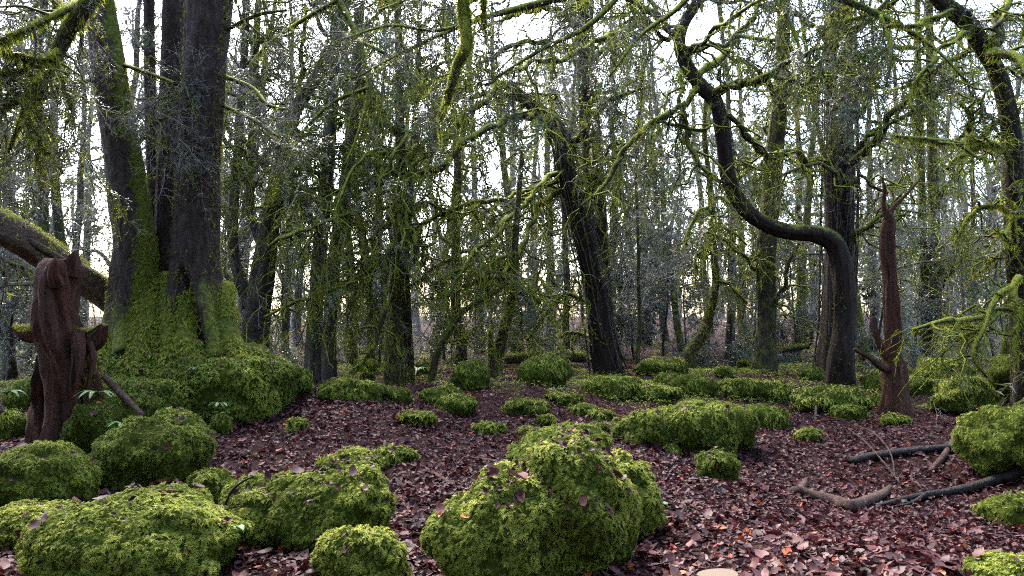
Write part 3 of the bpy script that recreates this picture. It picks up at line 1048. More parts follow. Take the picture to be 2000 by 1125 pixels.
def tree(name, label, d, stems, limbs=(), bark='dark', limb_bark='limb', flare=.5, group=None, auto=None, moss=600, moss_size=.05, moss_bright=.6,
         bmul=1.3, branches=5, twigs=6, foliage=16, fsize=.12, droop=.55, blen=(.6, 1.5), tlen=(.25, .6), tuft=260, tuft_size=.045, sides=36, mossfn=None,
         leafmat='needle', twigmat='twig', up=0.0, lobes=5, seed=0, cat='tree', tufthang=.7, orange=0, root_to_ground=True, flute=.10, vines=0, stemmoss=None, mix=YEW, tsize=(.35, .85)):
    """A tree: traced stems and limbs, then branches, twigs, needles and moss grown from them."""
    g = np.random.default_rng(seed + 100)
    st = [px_path(s, d, wander=.02, seed=seed + k) for k, s in enumerate(stems)]
    base = st[0][0][0].copy()
    if root_to_ground:
        gz = float(ground_h(base[0], base[1]))
        base[2] = gz
    root = thing(name, base, label, cat, group)
    mo = MB()
    for k, (p, r) in enumerate(st):
        if root_to_ground and k == 0:
            p = np.concatenate([[[p[0, 0], p[0, 1], min(gz, p[0, 2]) - .15]], p]); r = np.concatenate([[r[0] * 1.05], r])
        mb = MB()
        r = r * .87
        mul = trunk_mesh(mb, p, r, sides, flare if k == 0 else 0.0, lobes, seed + k, mossfn, flute)
        to = mb.build('trunk', M[bark], root)
        trunk_o = trunk_o if k else to
        if moss:
            surface_moss(mo, p, r, mul.mean(1), moss * (1 if k == 0 else .6), moss_size, stemmoss, moss_bright)
    lim = []
    for k, lb in enumerate(limbs):
        p, r = px_path(lb, d, wander=.10, seed=seed * 7 + k)
        p, r = gnarl(p, r * .92, seed * 7 + k)
        lim.append((p, r))
        mb = MB()
        trunk_mesh(mb, p, r, 9, 0, 5, seed + k + 50, None, .26)
        mb.build('limb', M[limb_bark], trunk_o)
    LP, LR = stack_paths(lim)
    cr = MB()
    if auto:
        SP, SR = stack_paths(st, 16)
        ap, ar = sprout(SP, SR, auto.get('n', 6), auto.get('len', (2, 4)), auto.get('ang', (50, 95)), auto.get('droop', .25), 12, .45, auto.get('cap', .06), auto.get('tr', (.3, 1)), auto.get('up', .15), .18, .3, g)
        cr.tubes(ap, ar, 6, V4(g, len(ap), .25), 0)
        LP, LR = (np.concatenate([LP, ap]), np.concatenate([LR, ar])) if len(LP) else (ap, ar)
    if len(LP):
        nb = max(1, int(branches * bmul))
        bp, br = sprout(LP, LR, nb, blen, (25, 80), droop * .7, 9, .65, .028, (.08, 1), up, .30, .3, g)
        br = np.maximum(br, .004 + .00020 * d)
        cr.tubes(bp, br, 4, V4(g, len(bp), .3), 2)
        sp, sr = sprout(bp, br, 3, (.25, .7), (30, 75), droop * .8, 6, .7, .012, (.15, 1), up, .3, .3, g)
        sr = np.maximum(sr, .003 + .00016 * d)
        cr.tubes(sp, sr, 3, V4(g, len(sp), .3), 2)
        tw = bp
        sprigs_on(cr, bp, len(bp) * twigs * TWIG_DENS, tsize, *mix, g, droop * .7)
        sprigs_on(cr, LP, len(LP) * twigs * .6 * TWIG_DENS, tsize, *mix, g, droop * .7)
        if tuft:
            moss_tufts(mo, LP, LR, int(tuft * 1.25 * len(LP)), tuft_size, tufthang, moss_bright, 0, g)
            moss_tufts(mo, bp, br, int(tuft * .13 * len(bp)), tuft_size * .7, tufthang, moss_bright, 0, g)
        if orange:
            q, t, _, _ = along(tw, orange, g)
            for a in range(orange):
                o = MB().scatter(LITTER[a % 7], q[a:a + 1], V3(0, 0, -1)[None], V3(1, 0, 0)[None], V3(0, 1, 0)[None], .085, g.random(1)).build('leaf', M['orange'], root)
                o['label'] = 'orange dead leaf caught in the twigs'
    if vines:
        p, r = st[0]
        vp = []
        for a in range(vines):
            th = g.uniform(0, 6.28)
            i0, i1 = sorted(g.choice(len(p), 2, replace=False))
            if i1 - i0 < 8:
                i0, i1 = 0, len(p) - 1
            ii = np.linspace(i0, i1, 12).astype(int)
            w = th + np.cumsum(g.normal(0, .12, 12))
            vp.append(p[ii] + np.stack([np.cos(w), np.sin(w), w * 0], -1) * (r[ii] * g.uniform(1.0, 1.25))[:, None] + g.normal(0, .012, (12, 3)))
        vp = np.array(vp)
        mb = MB()
        mb.tubes(vp, np.full(vp.shape[:2], .008) * g.uniform(.6, 1.8, (vines, 1)), 4, V4(g, vines, .0))
        vt, vr = sprout(vp, np.full(vp.shape[:2], .008), 7, (.1, .45), (30, 80), .2, 4, .6, .006, g=g)
        mb.tubes(vt, np.maximum(vr, .004), 3, V4(g, len(vt), .0))
        tag(mb.build('ivy', M['twig'], root), kind='stuff')
    if cr.n:
        tag(cr.build('crown', [M[twigmat], M[leafmat], M['limb']], root), kind='stuff')
    if mo.n:
        tag(mo.build('moss', M['tuft'], root, smooth=False), kind='stuff')
    return root


def V4(g, n, moss):
    a = np.zeros((n, 4)); a[:, 0] = g.random(n); a[:, 1] = .5; a[:, 2] = moss + g.normal(0, .15, n); a[:, 3] = 1
    return a


def catr(paths, n):
    N = paths.shape[1]
    x = np.linspace(0, N - 1, n).round().astype(int)
    return paths[:, x]


make_twigs()
TWIG_DENS = .30


# ------------------------------------------------------------------ trees that stand out
TS = 'mossy yew trees round the clearing'
# triple-stemmed beech on the outcrop
def triple_tree():
    d = 9.6
    base = P(335, 690, d)
    root = thing('triple_tree', base, 'big old tree with three thick stems growing from one mossy base', 'tree')
    mo = MB()
    stems = [
        ([(285, 700, 150, -.1), (268, 640, 122), (263, 560, 100), (264, 480, 88), (255, 400, 82), (240, 300, 76), (222, 200, 72), (208, 100, 68), (196, 20, 62), (180, -90, 60), (170, -200, 56)], .30, 1.25),
        ([(335, 660, 90, .25), (332, 560, 66, .3), (328, 450, 58, .35), (330, 330, 56, .4), (333, 200, 54, .5), (337, 80, 52, .5), (340, -40, 50, .5), (344, -200, 46, .5)], .1, .2),
        ([(305, 600, 30, .5), (302, 450, 28, .5), (297, 300, 27, .6), (293, 150, 27, .6), (291, 0, 26, .6), (288, -200, 24, .6)], .05, .1),
        ([(400, 705, 150, -.15), (394, 640, 125, -.1), (386, 560, 104), (382, 480, 95), (385, 400, 92), (390, 300, 89), (396, 200, 88), (402, 100, 88), (409, 20, 93), (417, -80, 92), (424, -200, 86)], .28, .45),
    ]
    def hole(c, th):
        dth = np.angle(np.exp(1j * (th - 4.78 - .25 * (c - .6))))
        w = np.interp(c, [.1, .35, .7, 1.0, 1.25], [.40, .42, .34, .22, .06])
        return np.exp(-(dth / w) ** 4) * np.clip((c - .05) / .12, 0, 1) * np.clip((1.28 - c) / .2, 0, 1)
    def lip(c, th):
        dth = np.abs(np.angle(np.exp(1j * (th - 4.78 - .25 * (c - .6)))))
        return np.exp(-((dth - .62) / .18) ** 2) * np.clip((1.4 - c) / .4, 0, 1)
    for k, (s, fl, mossy) in enumerate(stems):
        p, r = px_path(s, d, 84)
        r = r * (.90 if k in (0, 3) else .8)
        mb = MB()
        def mf(c, th, mossy=mossy, k=k):
            low = np.clip(1.25 - c / 1.15, -.2, 1.1)
            side = np.maximum(0, np.cos(th - (math.pi if k == 0 else 0)))
            return low * .75 + mossy * 1.1 * np.maximum(0, -np.cos(th)) ** 1.2 * (.3 if k == 3 else 1.0) - .1 - (1.2 * hole(c, th) if k == 3 else 0)
        mul = trunk_mesh(mb, p, r, 48, fl, 5, 20 + k, mf, .07, flare_len=.55, carve=(lambda c, th: 1 - .62 * hole(c, th) + .16 * lip(c, th)) if k == 3 else None)
        to = mb.build('trunk', M['beech'], root)
        tr_o = to
        keep = (lambda p_, d_, m=mossy, k=k: (rng.random(len(p_)) < np.clip(1.45 - (p_[:, 2] - base[2]) / .95, 0, 1) + (.8 * (d_[:, 0] > .25) * (fbm(p_ * 1.7, 5, 2) > -.1) if k == 0 else .55 * (np.abs(d_[:, 0]) > .8))))
        surface_moss(mo, p, r, mul.mean(1), 8000 if k in (0, 3) else 2200, .052, keep, .5, 1.0, tm=FROND)
    # roots creeping over the rock
    for k, s in enumerate([[(296, 560, 60, .05), (292, 640, 64, -.28), (280, 690, 50, -.55), (262, 722, 32, -.75), (244, 742, 16, -.85)],
                           [(340, 545, 60, .1), (340, 620, 62, -.2), (335, 680, 52, -.5), (326, 722, 34, -.75), (312, 745, 16, -.9)],
                           [(362, 580, 44, -.1), (362, 650, 50, -.38), (374, 700, 42, -.62), (398, 724, 28, -.8), (424, 738, 14, -.9)],
                           [(424, 560, 50, .1), (436, 630, 50, -.15), (448, 680, 36, -.4), (466, 704, 22, -.6), (490, 716, 12, -.7)],
                           [(258, 560, 54, .1), (242, 640, 50, -.1), (228, 682, 34, -.3), (205, 702, 18, -.45), (185, 712, 10, -.5)]]):
        p, r = px_path(s, d, 20)
        mb = MB(); trunk_mesh(mb, p, r, 14, 0, 5, 60 + k, lambda c, th: c * 0 + .75, .12)
        mb.build('root', M['beech'], tr_o)
        surface_moss(mo, p, r, None, 1900, .062, lambda p_, d_: fbm(p_ * 3, 12, 2) > -.5, .55, 1.0, tm=FROND)
    lim = [[(240, 126, 8), (299, 146, 7, -.2), (358, 170, 6, -.3)], [(268, 194, 6), (310, 192, 6, -.2), (355, 182, 5, -.3)], [(274, 275, 9, -.2), (295, 246, 8, -.4), (329, 228, 4, -.6)],
           [(283, 262, 6, -.2), (321, 287, 6, -.3), (345, 297, 5, -.3)], [(440, 150, 9), (493, 172, 8, -.2), (523, 205, 7, -.4), (562, 214, 4, -.5)], [(436, 206, 8), (504, 239, 7, -.3), (541, 265, 6, -.5), (580, 275, 3, -.6)],
           [(215, 160, 8), (150, 158, 6, -.3), (90, 172, 4, -.5)], [(440, 60, 9), (500, 30, 7, -.3), (560, 20, 4, -.4)]]
    L = []
    for k, s in enumerate(lim):
        p, r = px_path(s, d, wander=.05, seed=k); L.append((p, r))
        mb = MB(); trunk_mesh(mb, p, r, 8, 0, 5, k, None, .15); mb.build('limb', M['limb'], tr_o)
    LP, LR = stack_paths(L)
    cr = MB()
    bp, br = sprout(LP, LR, 6, (.3, .8), (25, 80), .1, 7, .6, .012, wig=.25)
    cr.tubes(bp, np.maximum(br, .004), 4, V4(rng, len(bp), .1))
    sprigs_on(cr, bp, len(bp) * 5, (.25, .6), ['bare', 'bare2', 'mossy', 'yew'], [.4, .3, .15, .15], rng, .1)
    moss_tufts(mo, LP, LR, 2500, .04, .6, .6)
    tag(cr.build('crown', [M['twig'], M['needle']], root), kind='stuff')
    tag(mo.build('moss', M['tuft'], root, smooth=False), kind='stuff')


triple_tree()


def gz_of(px, py):
    return on_ground(px, py)


# dark leaning tree in the middle
tree('yew_tree', 'dark leaning tree with flared foot beside the domed moss boulder', 18.0,
     [[(1190, 735, 66), (1180, 690, 56), (1168, 630, 50), (1162, 570, 48), (1146, 490, 48), (1126, 410, 46), (1108, 335, 42), (1098, 270, 40), (1062, 226, 34), (1028, 194, 26), (985, 165, 16)],
      [(1178, 640, 36, .5), (1176, 540, 40, .5), (1168, 430, 42, .5), (1158, 320, 46, .5), (1148, 200, 44, .5), (1142, 80, 40, .5), (1140, -60, 38, .5), (1138, -200, 34, .5)]],
     [[(1057, 226, 20), (1010, 225, 16, -1), (960, 240, 15, -2), (874, 312, 14, -3), (800, 350, 10, -3.5), (747, 375, 7, -4)],
      [(1028, 194, 16), (986, 162, 14, -1), (930, 208, 13, -2), (889, 243, 12, -2.4), (799, 336, 9, -3.4), (770, 372, 5, -3.6)],
      [(1010, 182, 14), (910, 186, 11, -1), (837, 217, 10, -2), (788, 276, 9, -3), (740, 343, 8, -3.4), (700, 395, 4, -3.5)],
      [(1098, 265, 16), (1135, 269, 15, -.5), (1173, 220, 13, -1), (1217, 183, 9, -1.4), (1262, 168, 5, -1.6)],
      [(1112, 370, 14), (1053, 400, 12, -.8), (1031, 463, 11, -1.4), (997, 516, 9, -1.8), (975, 557, 5, -2)],
      [(1105, 330, 14), (1060, 362, 12, -1), (1020, 400, 12, -1.6), (978, 441, 12, -2.2), (949, 475, 10, -2.8), (911, 508, 8, -3.4), (874, 579, 5, -4)],
      [(1110, 345, 12), (1000, 385, 10, -1), (900, 402, 9, -2), (820, 440, 7, -2.5), (760, 480, 5, -3)],
      [(1142, 60, 18, .5), (1080, 20, 14, -.3), (1010, 25, 12, -1), (940, 60, 8, -1.6), (880, 110, 4, -2)],
      [(1140, 0, 18, .5), (1070, -40, 14, 0), (990, -30, 11, -.6), (900, 10, 7, -1.2), (830, 60, 4, -1.6)],
      [(1145, 110, 14, .5), (1080, 85, 12, -.5), (1000, 90, 9, -1.2), (930, 130, 5, -1.8)],
      [(1142, -40, 16, .5), (1200, -30, 12, -.4), (1260, 0, 9, -1), (1310, 60, 5, -1.5)],
      [(1160, 600, 10), (1120, 575, 9, .4), (1080, 590, 8, .8), (1050, 640, 6, 1), (1030, 665, 4, 1.2)],
      [(1166, 660, 10), (1120, 652, 9, .6), (1070, 662, 7, 1.2), (1035, 668, 4, 1.5)]],
     flare=.22, bark='dark', moss=1500, moss_bright=.40, branches=9, twigs=7, foliage=7, fsize=.13, droop=.75, blen=(.7, 1.9), tlen=(.3, .75), tuft=520, tuft_size=.075,
     auto=dict(n=5, len=(2.2, 4.5), tr=(.45, 1), droop=.35), seed=3, orange=5, vines=26, stemmoss=lambda p, d: (p[:, 2] < 1.2) | (rng.random(len(p)) < .25))

# bent dark tree
tree('yew_tree', 'bent dark tree whose trunk sweeps sideways in a long mossy curve', 15.2,
     [[(1640, 752, 62), (1644, 690, 52), (1649, 620, 46), (1648, 560, 46), (1640, 505, 43), (1624, 470, 40), (1585, 456, 34), (1535, 452, 34), (1485, 432, 34), (1446, 396, 34), (1422, 345, 34), (1413, 275, 33), (1400, 205, 32), (1368, 168, 32), (1340, 127, 30), (1327, 86, 26), (1335, 46, 24), (1360, 5, 22), (1385, -70, 20), (1400, -160, 16)]],
     [[(1395, 182, 18), (1430, 163, 16, -.6), (1487, 157, 16, -1), (1509, 146, 14, -1.3), (1561, 112, 12, -1.8), (1617, 86, 8, -2.2), (1670, 60, 4, -2.4)],
      [(1505, 148, 12, -1.2), (1561, 153, 11, -1.5), (1610, 152, 8, -1.9), (1680, 148, 4, -2.2)],
      [(1360, 150, 16), (1423, 93, 14, .5), (1460, 48, 12, .8), (1482, 15, 9, 1), (1520, -60, 5, 1.2)],
      [(1362, 172, 15), (1322, 217, 14, -.4), (1270, 245, 13, -.8), (1225, 280, 13, -1.2), (1180, 362, 10, -1.6), (1131, 407, 6, -2)],
      [(1330, 140, 9), (1332, 200, 9, -.4), (1341, 261, 9, -.5), (1367, 328, 8, -.5), (1412, 355, 7, -.3)],
      [(1330, 60, 18), (1255, 48, 15, -.8), (1173, 78, 13, -1.5), (1098, 112, 12, -2.2), (1008, 134, 9, -2.8), (950, 165, 6, -3.2)],
      [(1332, 95, 14), (1270, 20, 12, -.7), (1210, -10, 10, -1.2), (1120, -30, 7, -1.6)],
      [(1420, 224, 16), (1468, 272, 15, .5), (1501, 306, 14, 1), (1543, 299, 13, 1.4), (1621, 321, 10, 2)],
      [(1390, 200, 7), (1380, 250, 7, -.7), (1320, 240, 6, -1), (1268, 250, 5, -1.4), (1258, 330, 3, -1.5)],
      [(1340, 110, 12), (1410, 45, 10, -1.5), (1500, -10, 8, -2.4), (1580, -40, 6, -3)],
      [(1350, 20, 10), (1290, -40, 8, -.8), (1180, -20, 6, -1.8), (1080, 30, 4, -2.6)]],
     flare=.18, moss=2600, moss_bright=.48, branches=8, twigs=7, foliage=8, fsize=.11, droop=.6, blen=(.6, 1.6), tlen=(.25, .6), tuft=460, tuft_size=.06,
     auto=dict(n=5, len=(2, 4), tr=(.72, 1), droop=.3), seed=8, orange=5, stemmoss=lambda p, d: (p[:, 2] < .7) | ((d[:, 0] < -.2) & (p[:, 2] < 2.2)) | (d[:, 2] > .3))

# vine-hung tree behind it
tree('yew_tree', 'thick upright trunk hung with thin bare ivy stems behind the bent tree', 17.5,
     [[(1628, 735, 70), (1632, 640, 62), (1636, 540, 60), (1638, 440, 62), (1640, 340, 62), (1640, 240, 56), (1640, 140, 52), (1640, 40, 50), (1640, -80, 46), (1640, -220, 40)]],
     [[(1655, 322, 20), (1711, 276, 17, -1), (1750, 220, 15, -1.6), (1785, 175, 15, -2), (1860, 112, 14, -3), (1925, 101, 12, -3.6), (2010, 112, 8, -4)],
      [(1662, 300, 16), (1720, 245, 14, -1), (1790, 212, 12, -1.8), (1850, 160, 9, -2.4), (1905, 140, 5, -2.8)],
      [(1648, 250, 10), (1622, 190, 12, -.6), (1615, 140, 12, -.8), (1626, 100, 9, -1), (1640, 60, 5, -1)],
      [(1668, 240, 12), (1700, 190, 11, -.6), (1688, 140, 9, -.9), (1680, 100, 6, -1)],
      [(1664, 170, 12), (1720, 105, 11, -.9), (1770, 92, 9, -1.4), (1830, 120, 5, -2)],
      [(1664, 470, 12), (1690, 450, 11, -.5), (1720, 420, 9, -.8), (1760, 372, 5, -1)],
      [(1655, 90, 14), (1720, 20, 11, -.7), (1800, -30, 8, -1.4)],
      [(1625, 90, 13), (1560, 30, 11, -.5), (1480, 10, 8, -.9)]],
     flare=.25, moss=700, moss_bright=.35, branches=8, twigs=7, foliage=11, fsize=.14, droop=.65, blen=(.8, 2.0), tlen=(.3, .7), tuft=420, tuft_size=.07, vines=60,
     auto=dict(n=8, len=(2.5, 5), tr=(.35, 1), droop=.35), seed=15, orange=4, stemmoss=lambda p, d: rng.random(len(p)) < .5)

# straight mossy trunk
tree('mossy_tree', 'straight moss-green trunk between the curved mossy tree and bent tree', 18.5,
     [[(1492, 738, 56), (1496, 680, 44), (1499, 600, 40), (1496, 520, 40), (1502, 430, 42), (1510, 330, 40), (1520, 220, 34), (1528, 120, 30), (1532, 0, 27), (1535, -150, 24)]],
     [[(1484, 530, 9), (1450, 500, 7, -.5), (1420, 470, 5, -.8), (1380, 455, 3, -1)], [(1508, 600, 10), (1530, 560, 9, -.4), (1535, 520, 7, -.5), (1560, 470, 4, -.7)],
      [(1520, 200, 12), (1470, 130, 10, -.5), (1420, 110, 6, -.9)], [(1508, 330, 10), (1460, 330, 8, -.5), (1420, 370, 5, -.9)]],
     bark='mossy', flare=.2, moss=3600, moss_bright=.5, moss_size=.06, branches=7, twigs=6, foliage=6, fsize=.13, tuft=300, tuft_size=.07, seed=22, auto=dict(n=6, len=(1.5, 3.2), tr=(.4, 1)))

# slender curved mossy tree
tree('mossy_tree', 'slender moss-coated tree with a swaying curved stem', 20.0,
     [[(1342, 724, 34), (1349, 688, 26), (1377, 645, 22), (1391, 592, 18), (1398, 550, 16), (1393, 476, 16), (1391, 420, 15), (1386, 350, 13), (1376, 270, 11), (1380, 180, 9)]],
     [[(1398, 545, 7), (1430, 560, 6, -.4), (1460, 590, 4, -.6)], [(1392, 470, 8), (1365, 500, 7, -.3), (1358, 540, 4, -.4)], [(1390, 430, 8), (1430, 450, 6, -.5), (1460, 480, 4, -.8)], [(1388, 380, 7), (1420, 395, 6, -.6), (1450, 430, 3, -.9)],
      [(1390, 400, 7), (1350, 430, 6, -.5), (1340, 480, 3, -.7)]],
     bark='mossy', flare=.3, moss=2600, moss_bright=.68, moss_size=.07, branches=6, twigs=5, foliage=2, tuft=420, tuft_size=.08, tufthang=1.1, droop=.8, seed=31, sides=14)

# double grey trunk
tree('double_tree', 'two close grey-green trunks rising behind paired moss boulders', 15.8,
     [[(615, 762, 42), (614, 700, 36), (616, 620, 34), (622, 530, 33), (630, 430, 31), (640, 320, 29), (648, 200, 27), (655, 80, 25), (662, -60, 23), (668, -200, 21)],
      [(645, 765, 40, -.3), (642, 700, 34, -.3), (644, 620, 31, -.3), (650, 530, 30, -.3), (664, 430, 28, -.3), (680, 320, 26, -.3), (692, 200, 25, -.3), (700, 60, 23, -.3), (712, -160, 20, -.3)]],
     [[(690, 400, 9, -.5), (698, 435, 9, -1), (706, 490, 8, -1.2), (710, 549, 7, -1.2), (706, 601, 4, -1.2)],
      [(698, 549, 7, -1.8), (635, 575, 9, -1.6), (560, 598, 8, -2), (515, 616, 4, -2.4)], [(690, 410, 9, -1), (635, 434, 9, -1.8), (560, 463, 8, -2.4), (523, 482, 4, -2.6)]],
     bark='grey', flare=.3, moss=1400, moss_bright=.42, branches=8, twigs=7, foliage=11, fsize=.12, droop=.9, tuft=300, tuft_size=.06, seed=44, auto=dict(n=7, len=(2, 4), tr=(.3, 1), droop=.5), orange=3, limb_bark='limb')

# mossy hanging trunk in the middle left
tree('mossy_tree', 'moss-draped double trunk with long branch drooping to the ground', 15.6,
     [[(768, 762, 44), (768, 700, 38), (772, 620, 34), (778, 540, 32), (783, 460, 30), (785, 380, 28), (783, 300, 22), (780, 200, 18), (778, 60, 15), (776, -100, 13)],
      [(798, 760, 30, .4), (796, 680, 26, .4), (792, 600, 24, .4), (790, 520, 22, .4), (796, 420, 18, .4), (806, 300, 15, .4), (815, 160, 12, .4), (820, 0, 10, .4)]],
     [[(777, 400, 14, -.4), (773, 475, 14, -.8), (755, 542, 13, -1), (747, 598, 12, -1.2), (725, 684, 9, -1.4), (687, 728, 7, -1.6), (650, 758, 4, -1.8)],
      [(790, 400, 10, -.3), (796, 430, 11, -.6), (808, 467, 11, -.8), (803, 515, 5, -.9)],
      [(775, 480, 9, -.4), (717, 530, 9, -1), (665, 560, 4, -1.6)], [(770, 430, 8), (735, 450, 8, -.5), (725, 520, 6, -.8), (722, 590, 3, -.9)],
      [(785, 330, 9), (760, 290, 8, -.6), (700, 310, 7, -1.1), (664, 380, 5, -1.5), (660, 440, 3, -1.6)],
      [(795, 560, 8), (850, 520, 8, .3), (900, 500, 5, .6)], [(775, 260, 10), (720, 190, 8, -.5), (660, 170, 5, -1)], [(785, 200, 9), (850, 130, 7, .5), (920, 100, 4, .8)]],
     bark='mossy', flare=.25, moss=3000, moss_bright=.48, moss_size=.06, branches=8, twigs=7, foliage=6, fsize=.12, droop=1.0, blen=(.5, 1.3), tuft=520, tuft_size=.075, tufthang=1.2, seed=52,
     auto=dict(n=8, len=(1.8, 3.6), tr=(.35, 1), droop=.6), orange=4)

# tree behind the triple tree with leaning upper stem
tree('grey_tree', 'grey tree forking low with one stem leaning over, behind the outcrop', 16.5,
     [[(500, 730, 70), (500, 660, 60), (505, 600, 56), (514, 530, 52), (524, 460, 46), (538, 380, 40), (552, 300, 36), (570, 230, 33), (596, 185, 31), (622, 145, 28), (642, 100, 26), (668, 30, 22), (700, -90, 16)],
      [(488, 600, 30), (472, 550, 27), (458, 500, 24), (455, 430, 22), (462, 330, 20), (470, 220, 18), (478, 90, 16), (484, -80, 14)],
      [(520, 500, 26, .3), (492, 420, 20, .3), (488, 330, 18, .3), (494, 230, 16, .3), (500, 100, 14, .3), (508, -80, 12, .3)]],
     [[(560, 260, 12), (600, 280, 10, -.4), (640, 330, 6, -.8)], [(470, 540, 9), (445, 590, 8, -.3), (440, 650, 5, -.5)], [(590, 195, 13), (588, 150, 11, .3), (595, 95, 8, .4), (600, 20, 5, .6)], [(530, 410, 9), (570, 380, 8, -.4), (610, 390, 5, -.7)]],
     bark='grey', flare=.2, moss=900, moss_bright=.4, branches=7, twigs=7, foliage=2, fsize=.12, droop=.1, up=.25, tuft=200, tuft_size=.05, seed=61, auto=dict(n=8, len=(1.5, 3.2), tr=(.3, 1), droop=.0, up=.5), limb_bark='limb', leafmat='greyleaf')

# slender leaning stem
tree('leaning_sapling', 'slender mossy sapling leaning over beside the cone-shaped moss rock', 15.0,
     [[(826, 778, 20), (842, 740, 17), (854, 690, 15), (876, 650, 14), (900, 612, 13), (938, 588, 10), (985, 560, 7)]],
     [[(866, 668, 6), (900, 662, 5, .3), (918, 655, 3, .5)], [(890, 630, 7), (870, 590, 6, .2), (862, 540, 4, .3)]],
     bark='mossy', flare=.2, moss=1300, moss_bright=.45, branches=7, twigs=5, foliage=2, tuft=260, tuft_size=.05, seed=71, sides=12, cat='sapling')

# splintered trunk
tree('splintered_tree', 'splintered trunk with pale torn wood beside the cone-shaped moss rock', 16.2,
     [[(968, 757, 44), (966, 720, 34), (972, 690, 28), (986, 640, 23), (996, 600, 21), (1004, 550, 18), (1006, 480, 15), (1012, 400, 12), (1020, 300, 10)],
      [(962, 745, 26, -.2), (962, 705, 20, -.2), (958, 668, 12, -.2), (956, 640, 4, -.2)]],
     [[(1000, 570, 10), (975, 545, 9, -.5), (940, 548, 7, -1), (905, 560, 4, -1.4)], [(1000, 590, 9), (1030, 570, 8, -.5), (1055, 590, 5, -.8)], [(1006, 520, 9), (985, 500, 8, -.7), (960, 520, 6, -1), (945, 560, 3, -1.2)]],
     bark='mossy', flare=.3, moss=1500, moss_bright=.62, branches=8, twigs=7, foliage=3, droop=.9, tuft=420, tuft_size=.075, tufthang=1.2, seed=77, sides=16)

# pair of green trunks
tree('double_tree', 'pair of bright moss-green trunks beyond the dead red stump', 24.0,
     [[(1808, 700, 20), (1806, 620, 17), (1805, 520, 16), (1803, 440, 15), (1800, 330, 14), (1796, 200, 13), (1792, 50, 11), (1790, -150, 9)],
      [(1828, 705, 30, -.2), (1828, 620, 26, -.2), (1826, 520, 25, -.2), (1824, 440, 24, -.2), (1822, 340, 22, -.2), (1818, 200, 19, -.2), (1815, 40, 16, -.2), (1812, -150, 13, -.2)]],
     [[(1838, 560, 8), (1858, 530, 7, -.3), (1866, 480, 4, -.5)], [(1824, 400, 9), (1850, 360, 8, -.3), (1880, 330, 4, -.6)]],
     bark='mossy', flare=.2, moss=3200, moss_bright=.62, moss_size=.08, branches=7, twigs=6, foliage=5, fsize=.16, tuft=200, tuft_size=.08, seed=83, auto=dict(n=8, len=(2, 4), tr=(.45, 1)), sides=16)

# dark trunk at the far side with lime mossy branches
tree('yew_tree', 'dark trunk with drooping branches clad in lime green moss', 11.5,
     [[(2012, 780, 62), (2004, 700, 54), (1994, 600, 48), (1986, 500, 45), (1982, 400, 43), (1978, 300, 41), (1970, 230, 39), (1950, 150, 36), (1925, 100, 36), (1905, 70, 36), (1882, 37, 34), (1838, 4, 30), (1790, -60, 26), (1740, -150, 22)]],
     [[(1990, 590, 14, -.8), (1935, 613, 12, -1.4), (1882, 624, 11, -1.7), (1823, 631, 9, -1.9), (1782, 646, 5, -2)],
      [(1950, 610, 9, -1.2), (1900, 650, 9, -1.6), (1852, 664, 7, -1.8), (1820, 678, 4, -1.9)],
      [(1982, 560, 12, -.9), (1988, 609, 11, -1.1), (1979, 665, 8, -1.3), (1985, 720, 4, -1.4)],
      [(1990, 540, 11, -.8), (1950, 580, 11, -1.3), (1926, 640, 10, -1.7), (1905, 690, 9, -1.8), (1930, 735, 5, -1.9)],
      [(1930, 104, 22), (1957, 100, 20, -.4), (2005, 130, 16, -.9), (2080, 170, 9, -1.3)],
      [(1931, 95, 20), (1950, 48, 17, .4), (1966, 5, 14, .6), (1985, -80, 8, .8)],
      [(1985, 330, 14), (1935, 280, 12, -.6), (1893, 299, 10, -1), (1850, 330, 5, -1.3)],
      [(1978, 300, 14), (1901, 269, 13, -.9), (1875, 282, 12, -1.2), (1796, 270, 10, -1.7), (1748, 264, 5, -2)],
      [(1898, 262, 10, -.9), (1890, 224, 9, -1), (1876, 198, 8, -1)],
      [(1990, 420, 12), (1940, 400, 10, -.6), (1895, 430, 8, -1), (1860, 480, 4, -1.3)],
      [(1985, 380, 10), (2030, 330, 9, -.8), (2080, 330, 6, -1.4)], [(1900, 62, 12), (1840, 90, 10, -.8), (1790, 170, 9, -1.3), (1780, 215, 4, -1.5)],
      [(1992, 470, 10), (1945, 500, 9, .5), (1900, 545, 5, 1)], [(1860, 20, 14), (1790, 50, 10, -.5), (1730, 50, 6, -1)]],
     flare=.3, moss=2200, moss_bright=.68, branches=6, twigs=5, foliage=9, fsize=.10, mix=MOSSY, tsize=(.2, .5), droop=.55, blen=(.3, .8), tlen=(.18, .45), tuft=1500, tuft_size=.042, tufthang=.8, seed=91,
     auto=dict(n=5, len=(1.6, 3), tr=(.25, 1), droop=.35), orange=2)


